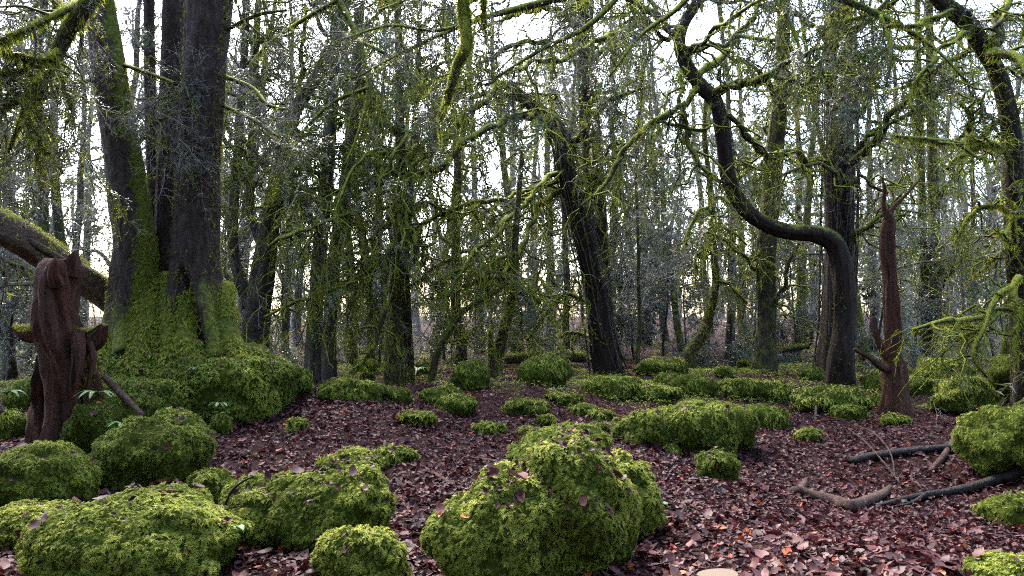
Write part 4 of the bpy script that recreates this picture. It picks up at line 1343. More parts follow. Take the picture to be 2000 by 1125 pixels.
# ------------------------------------------------------------------ near branches of trees standing outside the view
def overhang(label, d, limbs, tuft, tsize, bright=.55, branches=5, twigs=4, hang=.8, fol=4, seed=0, fs=.07, blen=(.2, .5), sprig=(.12, .32), mix=(['yew', 'mossy', 'bare'], [.3, .4, .3])):
    g = np.random.default_rng(seed)
    L = [px_path(s, d, wander=.05, seed=seed + k) for k, s in enumerate(limbs)]
    root = thing('overhanging_branch', L[0][0][0], label, 'branch')
    mo, cr = MB(), MB()
    for k, (p, r) in enumerate(L):
        mb = MB(); trunk_mesh(mb, p, r, 10, 0, 5, seed + k, lambda c, th: c * 0 + .25, .2); mb.build('limb', M['limb'], root)
    LP, LR = stack_paths(L, 14)
    bp, br = sprout(LP, LR, branches, blen, (25, 80), .5, 7, .5, .010, (.1, 1), 0, .2, .3, g)
    cr.tubes(bp, np.maximum(br, .002), 4, V4(g, len(bp), .3))
    sprigs_on(cr, bp, len(bp) * twigs, sprig, *mix, g, .5)
    ln = np.linalg.norm(np.diff(LP, axis=1), axis=2).sum(1)
    moss_tufts(mo, LP, LR, tuft, tsize, hang, bright, 0, g)
    moss_tufts(mo, bp, br, tuft // 3, tsize * .7, hang, bright, 0, g)
    tag(cr.build('crown', [M['twig'], M['needle']], root), kind='stuff')
    tag(mo.build('moss', M['tuft'], root, smooth=False), kind='stuff')


overhang('thick dark moss-furred branch forking downwards beside the triple-stemmed tree', 4.6,
         [[(205, -60, 36), (175, 0, 34), (157, 30, 32), (131, 62, 30), (105, 123, 26), (75, 175, 18), (45, 224, 12), (15, 299, 6)],
          [(150, 5, 16), (110, 28, 14, -.2), (75, 45, 12, -.3), (0, 78, 10, -.5), (-60, 90, 8, -.6)], [(120, 88, 12), (90, 118, 11, -.2), (37, 108, 9, -.3), (0, 95, 6, -.4)],
          [(92, 138, 10), (50, 137, 9, -.2), (-20, 142, 6, -.4)], [(108, 120, 12), (120, 148, 12, -.1), (132, 175, 12, -.1), (138, 212, 5, -.1)], [(49, 222, 9), (75, 269, 7, -.2), (97, 299, 4, -.3)],
          [(75, 175, 9), (35, 190, 7, -.2), (0, 215, 5, -.3)], [(140, 45, 12), (110, 0, 10, .3), (90, -50, 8, .4)]], 9000, .035, .5, 7, 5, .9, 3, 5)
overhang('moss-shaggy branch hanging straight down alone against the canopy', 5.2,
         [[(898, -60, 24), (904, 0, 24), (908, 40, 25), (912, 92, 24), (890, 131, 18), (881, 168, 14), (874, 206, 7)], [(940, -40, 9), (944, 0, 9), (945, 30, 6), (944, 46, 3)], [(889, 131, 8), (868, 205, 7, .1), (858, 232, 3, .1)]],
         6500, .042, .6, 3, 3, 1.0, 2, 9, blen=(.1, .25))


DARK = (['yew', 'yew2', 'bare', 'mossy'], [.32, .3, .22, .16])
overhang('dark feathery evergreen bough drooping across the top behind the lone shaggy branch', 10.5,
         [[(1560, -150, 26), (1400, -80, 22, .2), (1230, -30, 18, .3), (1080, 0, 14, .2), (930, 40, 10, .0), (800, 95, 6, -.2), (700, 150, 3, -.4)],
          [(1230, -30, 12, .3), (1150, 50, 10, .0), (1060, 95, 7, -.3), (970, 150, 4, -.5)], [(1080, 0, 11, .2), (980, -30, 9, .5), (860, -20, 7, .7), (740, 20, 4, .8)], [(930, 40, 7), (850, 60, 6, -.4), (760, 50, 5, -.7), (660, 80, 3, -1)],
          [(1400, -80, 14), (1330, 10, 11, -.3), (1250, 70, 8, -.5), (1190, 150, 4, -.7)]], 5200, .045, .5, 12, 4, .9, 3, 21, blen=(.5, 1.4), sprig=(.3, .75), mix=DARK)
overhang('dark feathery evergreen bough spreading above the bent tree', 11.0,
         [[(1350, -160, 24), (1480, -80, 20, .2), (1600, -20, 16, .2), (1720, 30, 12, .0), (1820, 90, 7, -.3), (1890, 160, 3, -.5)], [(1480, -80, 12, .2), (1530, 20, 10, -.2), (1560, 90, 7, -.4), (1570, 170, 3, -.5)],
          [(1600, -20, 11, .2), (1700, -30, 9, .5), (1800, -10, 7, .6), (1900, 40, 3, .7)], [(1720, 30, 8), (1740, 100, 7, -.3), (1730, 170, 4, -.4)]], 4200, .045, .5, 12, 4, .9, 3, 27, blen=(.5, 1.4), sprig=(.3, .75), mix=DARK)
overhang('dark feathery evergreen bough hanging beside the leaning grey stem', 12.0,
         [[(560, -150, 22), (620, -70, 18, .1), (660, 0, 14, .1), (700, 80, 11, .0), (720, 170, 8, -.2), (700, 260, 5, -.4), (670, 330, 3, -.5)], [(660, 0, 10, .1), (590, 40, 8, .3), (520, 90, 6, .4), (470, 150, 3, .5)], [(700, 80, 9), (780, 120, 7, -.3), (840, 190, 5, -.5), (860, 270, 3, -.6)],
          [(720, 170, 8, -.2), (650, 200, 7, -.3), (590, 260, 5, -.4), (560, 330, 3, -.5)]], 3800, .05, .5, 11, 4, .9, 3, 33, blen=(.5, 1.4), sprig=(.3, .75), mix=DARK)


# ------------------------------------------------------------------ dead stumps and fallen wood
def red_stump():
    d = 7.6
    base = P(125, 900, d); base[2] = ground_h(base[0], base[1])
    root = thing('dead_stump', base, 'twisted reddish dead stump with moss-topped ledges and dark hollows', 'stump')
    mo = MB()
    parts = [('trunk', [(118, 506, 44), (116, 530, 70), (112, 575, 74), (110, 620, 78), (114, 665, 74), (124, 710, 62), (126, 760, 58), (124, 820, 56), (120, 930, 66)], .22, -.25, 0),
             ('ledge', [(118, 612, 50, .12), (86, 646, 42, .05), (56, 652, 30, .0), (26, 640, 8, -.05)], .15, .1, 1),
             ('burl', [(122, 650, 50, .16), (152, 672, 52, .08), (182, 660, 38, .0), (204, 634, 10, -.05)], .3, .1, 1),
             ('root', [(104, 690, 40, .1), (90, 740, 42, .15), (82, 800, 46, .2), (76, 900, 50, .2)], .25, .0, 0),
             ('root', [(150, 680, 46, .1), (164, 730, 56, .15), (170, 790, 60, .15), (172, 900, 60, .1)], .25, .35, 0),
             ('root', [(150, 650, 30, -.08), (152, 690, 24, -.16), (148, 730, 16, -.2), (140, 765, 6, -.2)], .3, -.3, 0),
             ('snag', [(138, 540, 26, .0), (142, 515, 20, .0), (146, 500, 12, .0), (150, 490, 3, .0)], .35, -.3, 0),
             ('snag', [(92, 540, 28, .0), (86, 518, 20, .0), (84, 505, 8, .0), (82, 498, 2, .0)], .35, -.3, 0),
             ('root', [(176, 668, 12, -.1), (182, 700, 9, -.12), (176, 735, 7, -.14), (170, 775, 4, -.16)], .2, -.2, 0),
             ('snag', [(110, 560, 20, -.18), (103, 540, 18, -.22), (105, 516, 13, -.22), (108, 503, 5, -.2)], .3, -.3, 0)]
    for k, (nm, s, fl, mo_, mossy) in enumerate(parts):
        p, r = px_path(s, d, 34)
        mb = MB()
        trunk_mesh(mb, p, r, 36, 0, 4, 130 + k, lambda c, th, m=mo_: c * 0 + m, fl * (1.9 if k else 1.6), twist=.9, grain=.09)
        to = mb.build(nm, M['rot'], root if k == 0 else tr_o)
        tr_o = tr_o if k else to
        if mossy:
            surface_moss(mo, p, r, None, 1500, .038, lambda p_, d_: d_[:, 2] > .35, .55, .6)
        if k == 4:
            surface_moss(mo, p, r, None, 1500, .042, None, .4, 1.0)
    tag(mo.build('moss', M['tuft'], root, smooth=False), kind='stuff')


red_stump()


def dead_snag():
    d = 11.6
    base = P(1745, 805, d); base[2] = ground_h(base[0], base[1])
    root = thing('dead_stump', base, 'tall dead red-brown stump with short upturned arms on leaf litter', 'stump')
    mo = MB()
    parts = [('trunk', [(1747, 830, 70), (1747, 800, 64), (1746, 760, 58), (1745, 725, 54), (1742, 690, 42), (1744, 640, 36), (1740, 580, 36), (1738, 540, 31), (1735, 500, 33), (1733, 460, 30), (1736, 430, 24), (1733, 410, 9)], .24, -.05, 44, .45),
             ('arm', [(1742, 706, 24), (1728, 692, 18, -.05), (1715, 665, 15, -.1), (1708, 640, 13, -.12), (1705, 618, 9, -.12)], .15, -.1, 14, 0),
             ('arm', [(1742, 722, 26), (1722, 718, 18, -.15), (1700, 700, 14, -.25), (1668, 682, 7, -.35)], .15, .1, 14, 0),
             ('arm', [(1736, 430, 14), (1745, 405, 12, .05), (1765, 385, 8, .1), (1795, 352, 4, .2)], .15, -.2, 10, 0),
             ('arm', [(1734, 440, 12), (1726, 400, 10, -.05), (1728, 370, 8, -.1), (1722, 345, 4, -.1)], .15, -.2, 10, 0)]
    for k, (nm, s, fl, m_, sd, flare) in enumerate(parts):
        p, r = px_path(s, d, 40 if k == 0 else 18)
        r = r * .82
        mb = MB()
        mul = trunk_mesh(mb, p, r, sd, flare, 6, 150 + k, lambda c, th, m=m_: c * 0 + m, fl, flare_len=.28, twist=.35, grain=.11 if k == 0 else None)
        to = mb.build(nm, M['rot'], root if k == 0 else tr_o)
        tr_o = tr_o if k else to
        if k == 0:
            surface_moss(mo, p, r, mul.mean(1), 2200, .045, lambda p_, d_: (p_[:, 2] < base[2] + .75) & (fbm(p_ * 4, 3, 2) > .0) & (d_[:, 0] < .3), .5, 1.0)
    tag(mo.build('moss', M['tuft'], root, smooth=False), kind='stuff')


dead_snag()


def fallen_log(name, label, d, pts, bark, moss=0, msize=.045, sides=18, extra=(), bright=.6, cat='log', flute=.14, ends=True, rest=None, group=None):
    p, r = px_path(pts, d, max(14, 6 * len(pts)))
    if rest is not None:                                        # lay it on the ground
        gz = ground_h(p[:, 0], p[:, 1])
        p[:, 2] = gz + r * .75 + rest
    root = thing(name, p[len(p) // 2], label, cat, group)
    mb = MB(); trunk_mesh(mb, p, r, sides, 0, 5, int(abs(pts[0][0])) % 97, None, flute); mb.build('trunk' if cat == 'log' else 'stem', M[bark], root)
    for s in extra:
        q, rq = px_path(s, d, 12)
        if rest is not None:
            q[:, 2] += p[0, 2] - P(pts[0][0], pts[0][1], d)[2]
            q[:, 2] = np.maximum(q[:, 2], ground_h(q[:, 0], q[:, 1]) + .01)
        mb = MB(); trunk_mesh(mb, q, rq, 8, 0, 5, 4, None, .15); mb.build('side_branch', M[bark], root)
    if moss:
        mo = MB(); surface_moss(mo, p, r, None, moss, msize, lambda p_, d_: d_[:, 2] > .25 - .3 * (fbm(p_ * 3, 2, 2)), bright, .5)
        tag(mo.build('moss', M['tuft'], root, smooth=False), kind='stuff')
    return root


fallen_log('leaning_log', 'big weathered mossy-topped log leaning against the triple-stemmed tree', 9.0,
           [(-120, 385, 62, -.4), (-40, 425, 64, -.2), (30, 462, 66, 0), (90, 500, 64, .3), (150, 540, 60, .6), (200, 575, 56, .9), (250, 608, 50, 1.1)], 'log', 5200, flute=.3,
           extra=[[(20, 430, 16), (60, 470, 14, .0), (130, 512, 10, .3), (185, 560, 5, .6)]])
fallen_log('fallen_log', 'moss-covered log lying across the wood behind the domed boulder', 19.5,
           [(985, 702, 20), (1040, 698, 22), (1095, 696, 22), (1145, 698, 20)], 'mossy', 1500, .07)
fallen_log('fallen_log', 'thin mossy log lying behind the straight mossy trunk', 22,
           [(1500, 690, 12), (1535, 682, 12), (1580, 676, 10)], 'mossy', 700, .07)


def lay(name, label, pts, bark, cat='branch', extra=(), lift=0.0, group=None):
    """A branch lying on the ground: every traced pixel is dropped on to the ground."""
    rows = []
    for q in pts:
        g, d = on_ground(q[0], q[1])
        rows.append([g[0], g[1], g[2] + q[2] / 2 * d / FPX * .8 + lift + (q[3] if len(q) > 3 else 0), q[2] / 2 * d / FPX])
    c = catmull(np.array(rows), max(10, 6 * len(rows)))
    root = thing(name, c[0, :3], label, cat, group)
    mb = MB(); trunk_mesh(mb, c[:, :3], np.maximum(c[:, 3], .004), 12, 0, 5, int(pts[0][0]) % 89, None, .14); mb.build('stem', M[bark], root)
    for s in extra:
        rows = []
        for q in s:
            g, d = on_ground(q[0], q[1])
            rows.append([g[0], g[1], g[2] + q[2] / 2 * d / FPX + (q[3] if len(q) > 3 else .02), q[2] / 2 * d / FPX])
        cc = catmull(np.array(rows), 12)
        mb = MB(); trunk_mesh(mb, cc[:, :3], np.maximum(cc[:, 3], .003), 7, 0, 5, 3, None, .12); mb.build('side_branch', M[bark], root)
    return root


lay('fallen_branch', 'bent brown fallen branch with a stubby forked end on leaf path', [(1545, 968, 14), (1556, 970, 24), (1590, 978, 22), (1635, 990, 24), (1660, 1000, 26), (1690, 990, 22), (1722, 974, 18), (1738, 955, 10)], 'stick', extra=[[(1560, 972, 18), (1570, 960, 14, .03), (1574, 952, 8, .06)]])
lay('fallen_branch', 'long black wet branch lying across the leaf path', [(1712, 994, 9), (1760, 982, 13), (1810, 974, 16), (1870, 966, 19), (1930, 952, 21), (1980, 935, 23), (2040, 905, 24)], 'wetstick', extra=[[(1810, 974, 10), (1780, 990, 7), (1745, 996, 4)]])
lay('fallen_branch', 'straight grey cut pole lying on leaves beneath the dead stump', [(1662, 908, 17), (1700, 899, 18), (1760, 890, 17), (1820, 883, 16), (1880, 876, 12)], 'wetstick')
lay('fallen_branch', 'short pale curved stick crossing beneath the grey pole', [(1816, 926, 10), (1832, 910, 13), (1845, 893, 13), (1868, 850, 7)], 'stick')
lay('fallen_twig', 'thin pale leaning twig, longest of the brushwood bundle', [(1655, 842, 2, .03), (1690, 880, 2.5, .10), (1730, 925, 3, .09), (1760, 952, 3, .02)], 'stick', 'twig')
lay('fallen_twig', 'thin pale twig arching over the grey pole', [(1668, 838, 2, .05), (1705, 868, 3, .14), (1738, 905, 3, .13), (1750, 940, 3, .02)], 'stick', 'twig')
lay('fallen_twig', 'thin pale twig lying flat between pole and bent branch', [(1740, 925, 5), (1775, 936, 7), (1800, 955, 7), (1815, 962, 4)], 'stick', 'twig')
lay('fallen_twig', 'short pale twig poking from the brushwood bundle', [(1752, 938, 4), (1790, 934, 5), (1830, 930, 4)], 'stick', 'twig')
lay('fallen_twig', 'dark thin twig trailing from the broad moss boulder', [(1272, 955, 7, .05), (1310, 978, 7), (1350, 1000, 8), (1400, 1022, 9), (1430, 1048, 6)], 'wetstick', 'twig')
lay('fallen_twig', 'dark short twig on leaves below the broad moss boulder', [(1290, 1060, 5), (1340, 1052, 6), (1388, 1046, 5)], 'wetstick', 'twig')
lay('fallen_twig', 'pale red-brown stick lying behind the twin-humped boulder', [(812, 908, 7), (845, 928, 9), (875, 945, 9), (900, 958, 7)], 'stick', 'twig')
lay('fallen_twig', 'dark crooked twig between the twin-humped and broad boulders', [(770, 940, 10), (790, 956, 9), (830, 975, 5), (862, 1000, 4)], 'wetstick', 'twig')
lay('fallen_twig', 'pale stick at the rear corner of the broad moss boulder', [(910, 898, 8), (940, 902, 9), (975, 906, 8)], 'stick', 'twig')
lay('fallen_twig', 'tangle of dark twig between the two dark moss boulders', [(190, 915, 6, .15), (200, 950, 6, .08), (215, 975, 5, .03), (240, 990, 5)], 'wetstick', 'twig', extra=[[(200, 945, 4, .08), (190, 968, 4, .03)], [(205, 962, 4, .05), (230, 950, 4, .06)]])
lay('fallen_twig', 'upright thin broken twig standing below the bright moss mat', [(1593, 828, 5), (1594, 808, 5, .12), (1592, 790, 4, .2)], 'stick', 'twig')
lay('fallen_twig', 'brown stick lying near the sawn log end', [(1450, 1105, 8), (1480, 1116, 9), (1510, 1128, 8)], 'stick', 'twig')

# stick propped against the outcrop
p, r = px_path([(203, 735, 13, 0), (225, 758, 13, 0), (252, 785, 12, -.1), (280, 812, 9, -.2)], 7.6, 14)
root = thing('propped_stick', p[-1], 'pale dead stick propped between the red stump and outcrop', 'stick')
mb = MB(); trunk_mesh(mb, p, r, 10, 0, 5, 3, None, .12); mb.build('stem', M['stick'], root)
# twigs draped on the twin-humped boulder
for k, (lab, s) in enumerate([('thin dark arching twig draped over the twin-humped boulder', [(440, 985, 5), (452, 960, 5, -.05), (470, 943, 5, -.1), (495, 930, 4, -.1)]), ('thin grey twig hanging down the face of twin-humped boulder', [(603, 960, 3, .05), (592, 990, 3, -.05), (589, 1030, 4, -.12), (588, 1075, 4, -.2)])]):
    p, r = px_path(s, 5.0, 14)
    root = thing('draped_twig', p[0], lab, 'twig')
    mb = MB(); trunk_mesh(mb, p, r, 7, 0, 5, 3, None, .12); mb.build('stem', M['wetstick'], root)


# sawn log end at the bottom edge
def sawn_log():
    g, d = on_ground(1402, 1188)
    root = thing('sawn_log', g, 'sawn-off log end with pale cut face at edge of the leaf path', 'log')
    a = np.linspace(0, 1, 8)
    path = np.array([g[0], g[1] + .05, g[2] - .1]) + a[:, None] * np.array([.02, .02, .24])
    mb = MB(); trunk_mesh(mb, path, np.full(8, .115), 24, 0, 5, 9, None, .12, cap=False); mb.build('bark', M['stick'], root)
    th = np.arange(24) * 2 * np.pi / 24
    rr = .105 * (1 + .05 * np.sin(3 * th))
    v = np.concatenate([path[-1][None] + [[0, 0, .004]], path[-1] + np.stack([np.cos(th) * rr, np.sin(th) * rr, .01 * np.cos(th) + .0], -1)])
    t = np.array([(0, 1 + k, 1 + (k + 1) % 24) for k in range(24)])
    MB().add(v, None, None, t).build('cut_face', M['cut'], root)


sawn_log()


# ------------------------------------------------------------------ hart's tongue ferns and an ivy leaf
def strap_fern(label, px, py, d, n, L, spread, seed):
    g = np.random.default_rng(seed)
    base = P(px, py, d)
    root = thing('fern', base, label, 'fern')
    for k in range(n):
        az = g.uniform(*spread)
        s = np.linspace(0, 1, 9)
        out = np.array([math.cos(az), math.sin(az), 0])
        ln = L * g.uniform(.7, 1.1)
        c = base + out * (ln * s * .8)[:, None] + np.array([0, 0, 1]) * (ln * (.65 * s - .75 * s * s))[:, None]
        side = nrm(np.cross(out, [0, 0, 1.]))
        w = .022 * np.sin(np.pi * np.clip(s * .95 + .05, 0, 1)) ** .6 * (1 + .18 * np.sin(s * 22 + k))
        v = np.stack([c + side * w[:, None] + [0, 0, .006], c, c - side * w[:, None] + [0, 0, .006]], 1).reshape(-1, 3)
        q = [(3 * i + j, 3 * i + j + 1, 3 * i + j + 4, 3 * i + j + 3) for i in range(8) for j in (0, 1)]
        a = np.tile([g.random(), .5, 0, 1], (27, 1))
        MB().add(v, a, q).build('frond', M['fern'], root)


strap_fern('pale strap-leaved fern at the foot of the twisted red stump', 190, 770, 7.1, 7, .26, (3.4, 6.4), 1)
strap_fern('pale strap-leaved fern on the tilted moss boulder', 240, 830, 6.6, 4, .2, (3.2, 6.0), 2)
strap_fern('small fern growing on the outcrop beneath the triple-stemmed tree', 385, 720, 8.6, 3, .16, (3.6, 5.8), 3)
strap_fern('small fern hanging on the shaded face of the outcrop', 430, 790, 8.4, 4, .18, (3.6, 5.8), 4)
strap_fern('fern of pale leaves beside the round dark moss boulder', 12, 770, 7.2, 6, .26, (3.4, 6.4), 5)
strap_fern('bright green pointed leaf pair beside the broad moss boulder', 1285, 985, 5.9, 2, .17, (4.9, 5.9), 6)
strap_fern('bright green leaf between the dome and twin-humped boulder', 462, 1030, 4.5, 2, .09, (5.0, 6.0), 7)
strap_fern('feathery green fern among trunks behind the moss-draped trunk', 815, 725, 17, 9, .7, (.2, 6.0), 8)


# ------------------------------------------------------------------ background trees
def back_tree(label, group, x, y, h, r, kind, seed):
    g = np.random.default_rng(seed)
    z = float(ground_h(x, y))
    root = thing({'yew': 'yew_tree', 'bare': 'bare_tree', 'grey': 'leafy_tree', 'shrub': 'silvery_shrub'}[kind], (x, y, z), label, 'tree', group)
    n = 16
    s = np.linspace(0, 1, n)
    lean = g.normal(0, .07, 2)
    wob = np.cumsum(g.normal(0, .045, (n, 2)), axis=0) * (h / 10)
    path = np.stack([x + lean[0] * h * s + wob[:, 0], y + lean[1] * h * s + wob[:, 1], z - .2 + (h + .2) * s], -1)
    rad = r * .85 * (1 - .72 * s)
    mossy = g.uniform(-.1, .55)
    mb = MB(); mul = trunk_mesh(mb, path, rad, 12, .4, 4, seed, lambda c, th: c * 0 + mossy * np.clip(1.6 - c / 4, .2, 1), .10)
    mb.build('trunk', M['grey' if kind != 'yew' else 'mossy'], root)
    cr, mo = MB(), MB()
    far = y > 30
    y0 = y
    y = max(y, 8)
    if kind == 'yew':
        a, dr, up, nb, nt, fol, leaf, tw = (55, 95), .4, .1, 7, 6, 9, 'needle', 'twig'
    elif kind == 'bare':
        a, dr, up, nb, nt, fol, leaf, tw = (30, 70), -.15, .35, 7, 7, 0, 'greyleaf', 'paletwig'
    else:
        a, dr, up, nb, nt, fol, leaf, tw = (45, 90), .3, .1, 7, 6, 10, 'greyleaf', 'paletwig'
    lp, lr = sprout(path[None], rad[None], 11 if not far else 9, (.18 * h, .34 * h), a, dr, 10, .5, .07, (.03 if kind == 'shrub' else .12, .95), up, .2, .4, g)
    bp, br = sprout(lp, lr, nb, (.07 * h, .16 * h), (30, 80), dr, 6, .6, .02, (.15, 1), up * .6, .22, .3, g)
    wmin = .00016 * y
    cr.tubes(lp, np.maximum(lr, .006), 5, V4(g, len(lp), .2)); cr.tubes(bp, np.maximum(br, .002 + 1.5 * wmin), 3, V4(g, len(bp), .1), 2 if kind == 'yew' else 0)
    kinds = {'yew': (['yewfar', 'yew', 'mossy', 'bare'], [.20, .10, .30, .40]), 'bare': (['bare', 'bare2'], [.5, .5]), 'grey': (['leafyfar', 'leafy', 'bare'], [.5, .25, .25]), 'shrub': (['leafy', 'leafy2', 'bare'], [.45, .4, .15])}[kind]
    sprigs_on(cr, bp, len(bp) * nt * (.6 if kind == 'shrub' else 1.15 if y0 < 13 else .27), (.05 * h + .15, .11 * h + .15), *kinds, g, dr)  # the added evergreens round the camera carry denser twigs for more shade
    sprigs_on(cr, lp, len(lp) * nt * .5, (.05 * h, .11 * h), *kinds, g, dr)
    tag(cr.build('crown', [M[tw], M[leaf], M['limb']], root), kind='stuff')
    if kind in ('yew', 'grey') or (kind == 'bare' and y < 24):
        moss_tufts(mo, lp, lr, 700, .004 * y + .02, .9, .5, 0, g)
        surface_moss(mo, path, rad, mul.mean(1), 500, .004 * y + .02, None, .45)
        tag(mo.build('moss', M['tuft'], root, smooth=False), kind='stuff')


LAB = {'yew': ('dark drooping evergreen tree standing in the wood behind the clearing', 'evergreen trees in the wood behind'),
       'bare': ('slim bare winter tree with pale twigs in the wood behind', 'bare winter trees in the wood behind'),
       'grey': ('silvery small-leaved tree in the wood behind the clearing', 'silvery leafed trees in the wood behind')}
# (photo column, depth, height, radius, kind)
BACK = [(85, 13.5, 9, .13, 'bare'), (128, 15, 10, .14, 'bare'), (165, 19, 10, .13, 'bare'), (30, 17, 10, .16, 'bare'), (-40, 14, 9, .15, 'yew'), (230, 24, 12, .2, 'bare'), (60, 26, 12, .2, 'grey'), (150, 31, 13, .22, 'yew'),
        (440, 22, 11, .16, 'bare'), (475, 29, 12, .2, 'grey'), (560, 24, 11, .15, 'bare'), (585, 34, 13, .22, 'bare'), (690, 23, 12, .2, 'yew'), (740, 29, 12, .2, 'grey'), (728, 19, 9, .12, 'bare'),
        (905, 22, 11, .19, 'yew'), (850, 27, 12, .2, 'yew'), (935, 31, 12, .22, 'grey'), (1015, 27, 12, .24, 'yew'), (1075, 30, 12, .22, 'grey'), (1100, 24, 10, .14, 'bare'), (1045, 36, 13, .22, 'bare'),
        (1215, 27, 12, .2, 'yew'), (1245, 21, 9, .07, 'bare'), (1262, 31, 13, .24, 'grey'), (1300, 35, 13, .22, 'bare'), (1330, 27, 12, .16, 'grey'), (1420, 26, 12, .19, 'grey'), (1455, 32, 13, .22, 'yew'), (1550, 25, 12, .2, 'yew'),
        (1575, 33, 13, .25, 'grey'), (1690, 21, 11, .17, 'yew'), (1705, 28, 12, .2, 'bare'), (1760, 31, 13, .2, 'grey'), (1865, 27, 12, .16, 'bare'), (1905, 24, 10, .11, 'bare'), (1950, 20, 11, .2, 'yew'), (1975, 30, 13, .22, 'grey'), (2060, 16, 10, .2, 'yew'),
        (520, 38, 14, .25, 'grey'), (660, 40, 14, .25, 'bare'), (800, 38, 14, .24, 'yew'), (1165, 38, 14, .26, 'grey'), (1390, 40, 14, .25, 'yew'), (1640, 38, 14, .25, 'yew'), (1840, 38, 14, .25, 'grey'), (350, 30, 13, .22, 'grey'), (300, 20, 10, .15, 'bare'), (-100, 22, 11, .2, 'grey')]
LABELS = {}
# unseen evergreens added beside and behind the photographer to shade the clearing
for k in range(22):
    a = math.radians(58 + 244 * (k + .5) / 22)
    q = 7.5 + 5 * ((k * 7) % 5) / 4
    back_tree('dense unseen evergreen added around the photographer to shade the clearing', 'added evergreens shading the clearing', math.sin(a) * q, math.cos(a) * q, 12 + (k % 3), .2, 'yew', 800 + k)
def where(px):
    marks = [(60, 'the leaning log'), (200, 'the twisted red stump'), (470, 'the triple-stemmed tree'), (590, 'the low-forking grey tree'), (700, 'the double grey trunks'), (830, 'the moss-draped double trunk'),
             (1000, 'the cone-shaped moss rock'), (1120, 'the domed moss boulder'), (1280, 'the dark leaning tree'), (1440, 'the slender swaying mossy tree'), (1570, 'the straight moss-green trunk'), (1690, 'the bent dark tree'),
             (1780, 'the dead red stump'), (1900, 'the pair of moss-green trunks'), (9999, 'the lime-mossed dark trunk')]
    return next(m for x, m in marks if px < x)


SHRUB = (' silvery shrub', ['beside', 'behind', 'well behind'])
SHRUB_AT = lambda px: where(px)
# silvery shrubs under the trees
for k, (px, y, h) in enumerate([(440, 19, 4.5), (560, 20, 5), (680, 25, 5), (870, 24, 4.5), (1050, 24, 4), (1240, 25, 5), (1290, 23, 4.5), (1430, 22, 5.2), (1470, 24, 4.5), (1560, 23, 4), (1710, 20, 4), (1780, 24, 4.5), (1880, 22, 4), (1940, 24, 5), (230, 18, 4), (60, 20, 4.5), (20, 16, 3), (740, 21, 3.5), (960, 27, 5), (1160, 27, 5), (1340, 29, 5)]):
    back_tree(('low' if h < 4.6 else 'tall') + SHRUB[0] + ' ' + SHRUB[1][min(2, int((y - 14) // 5))] + ' ' + SHRUB_AT(px), 'silvery shrubs between the trunks', (px - 1000) / FPX * y, y, h, .05, 'shrub', 900 + k)
def place_labels(rows, text):
    """rows of (px, depth): a label each, by the landmark in front and how far behind it."""
    out, seen = [], {}
    for px, y in rows:
        far = 'close behind' if y < 20 else 'some way behind' if y < 26 else 'well behind' if y < 32 else 'deep in the wood behind'
        t = f'{text} {far} {where(px)}'
        k = seen.get(t, 0); seen[t] = k + 1
        out.append(t if not k else t + [', the slimmer one', ', the slimmest one'][min(k, 2) - 1])
    return out


for kd in ('yew', 'bare', 'grey'):
    rows = [b for b in BACK if b[4] == kd]
    for b, t in zip(rows, place_labels([(b[0], b[1]) for b in rows], {'yew': 'dark drooping evergreen tree', 'bare': 'bare winter tree', 'grey': 'silvery small-leaved tree'}[kd])):
        LABELS[b] = t
for k, (px, y, h, r, kind) in enumerate(BACK):
    back_tree(LABELS[BACK[k]], LAB[kind][1], (px - 1000) / FPX * y, y, h * 1.12, r, kind, 500 + k)


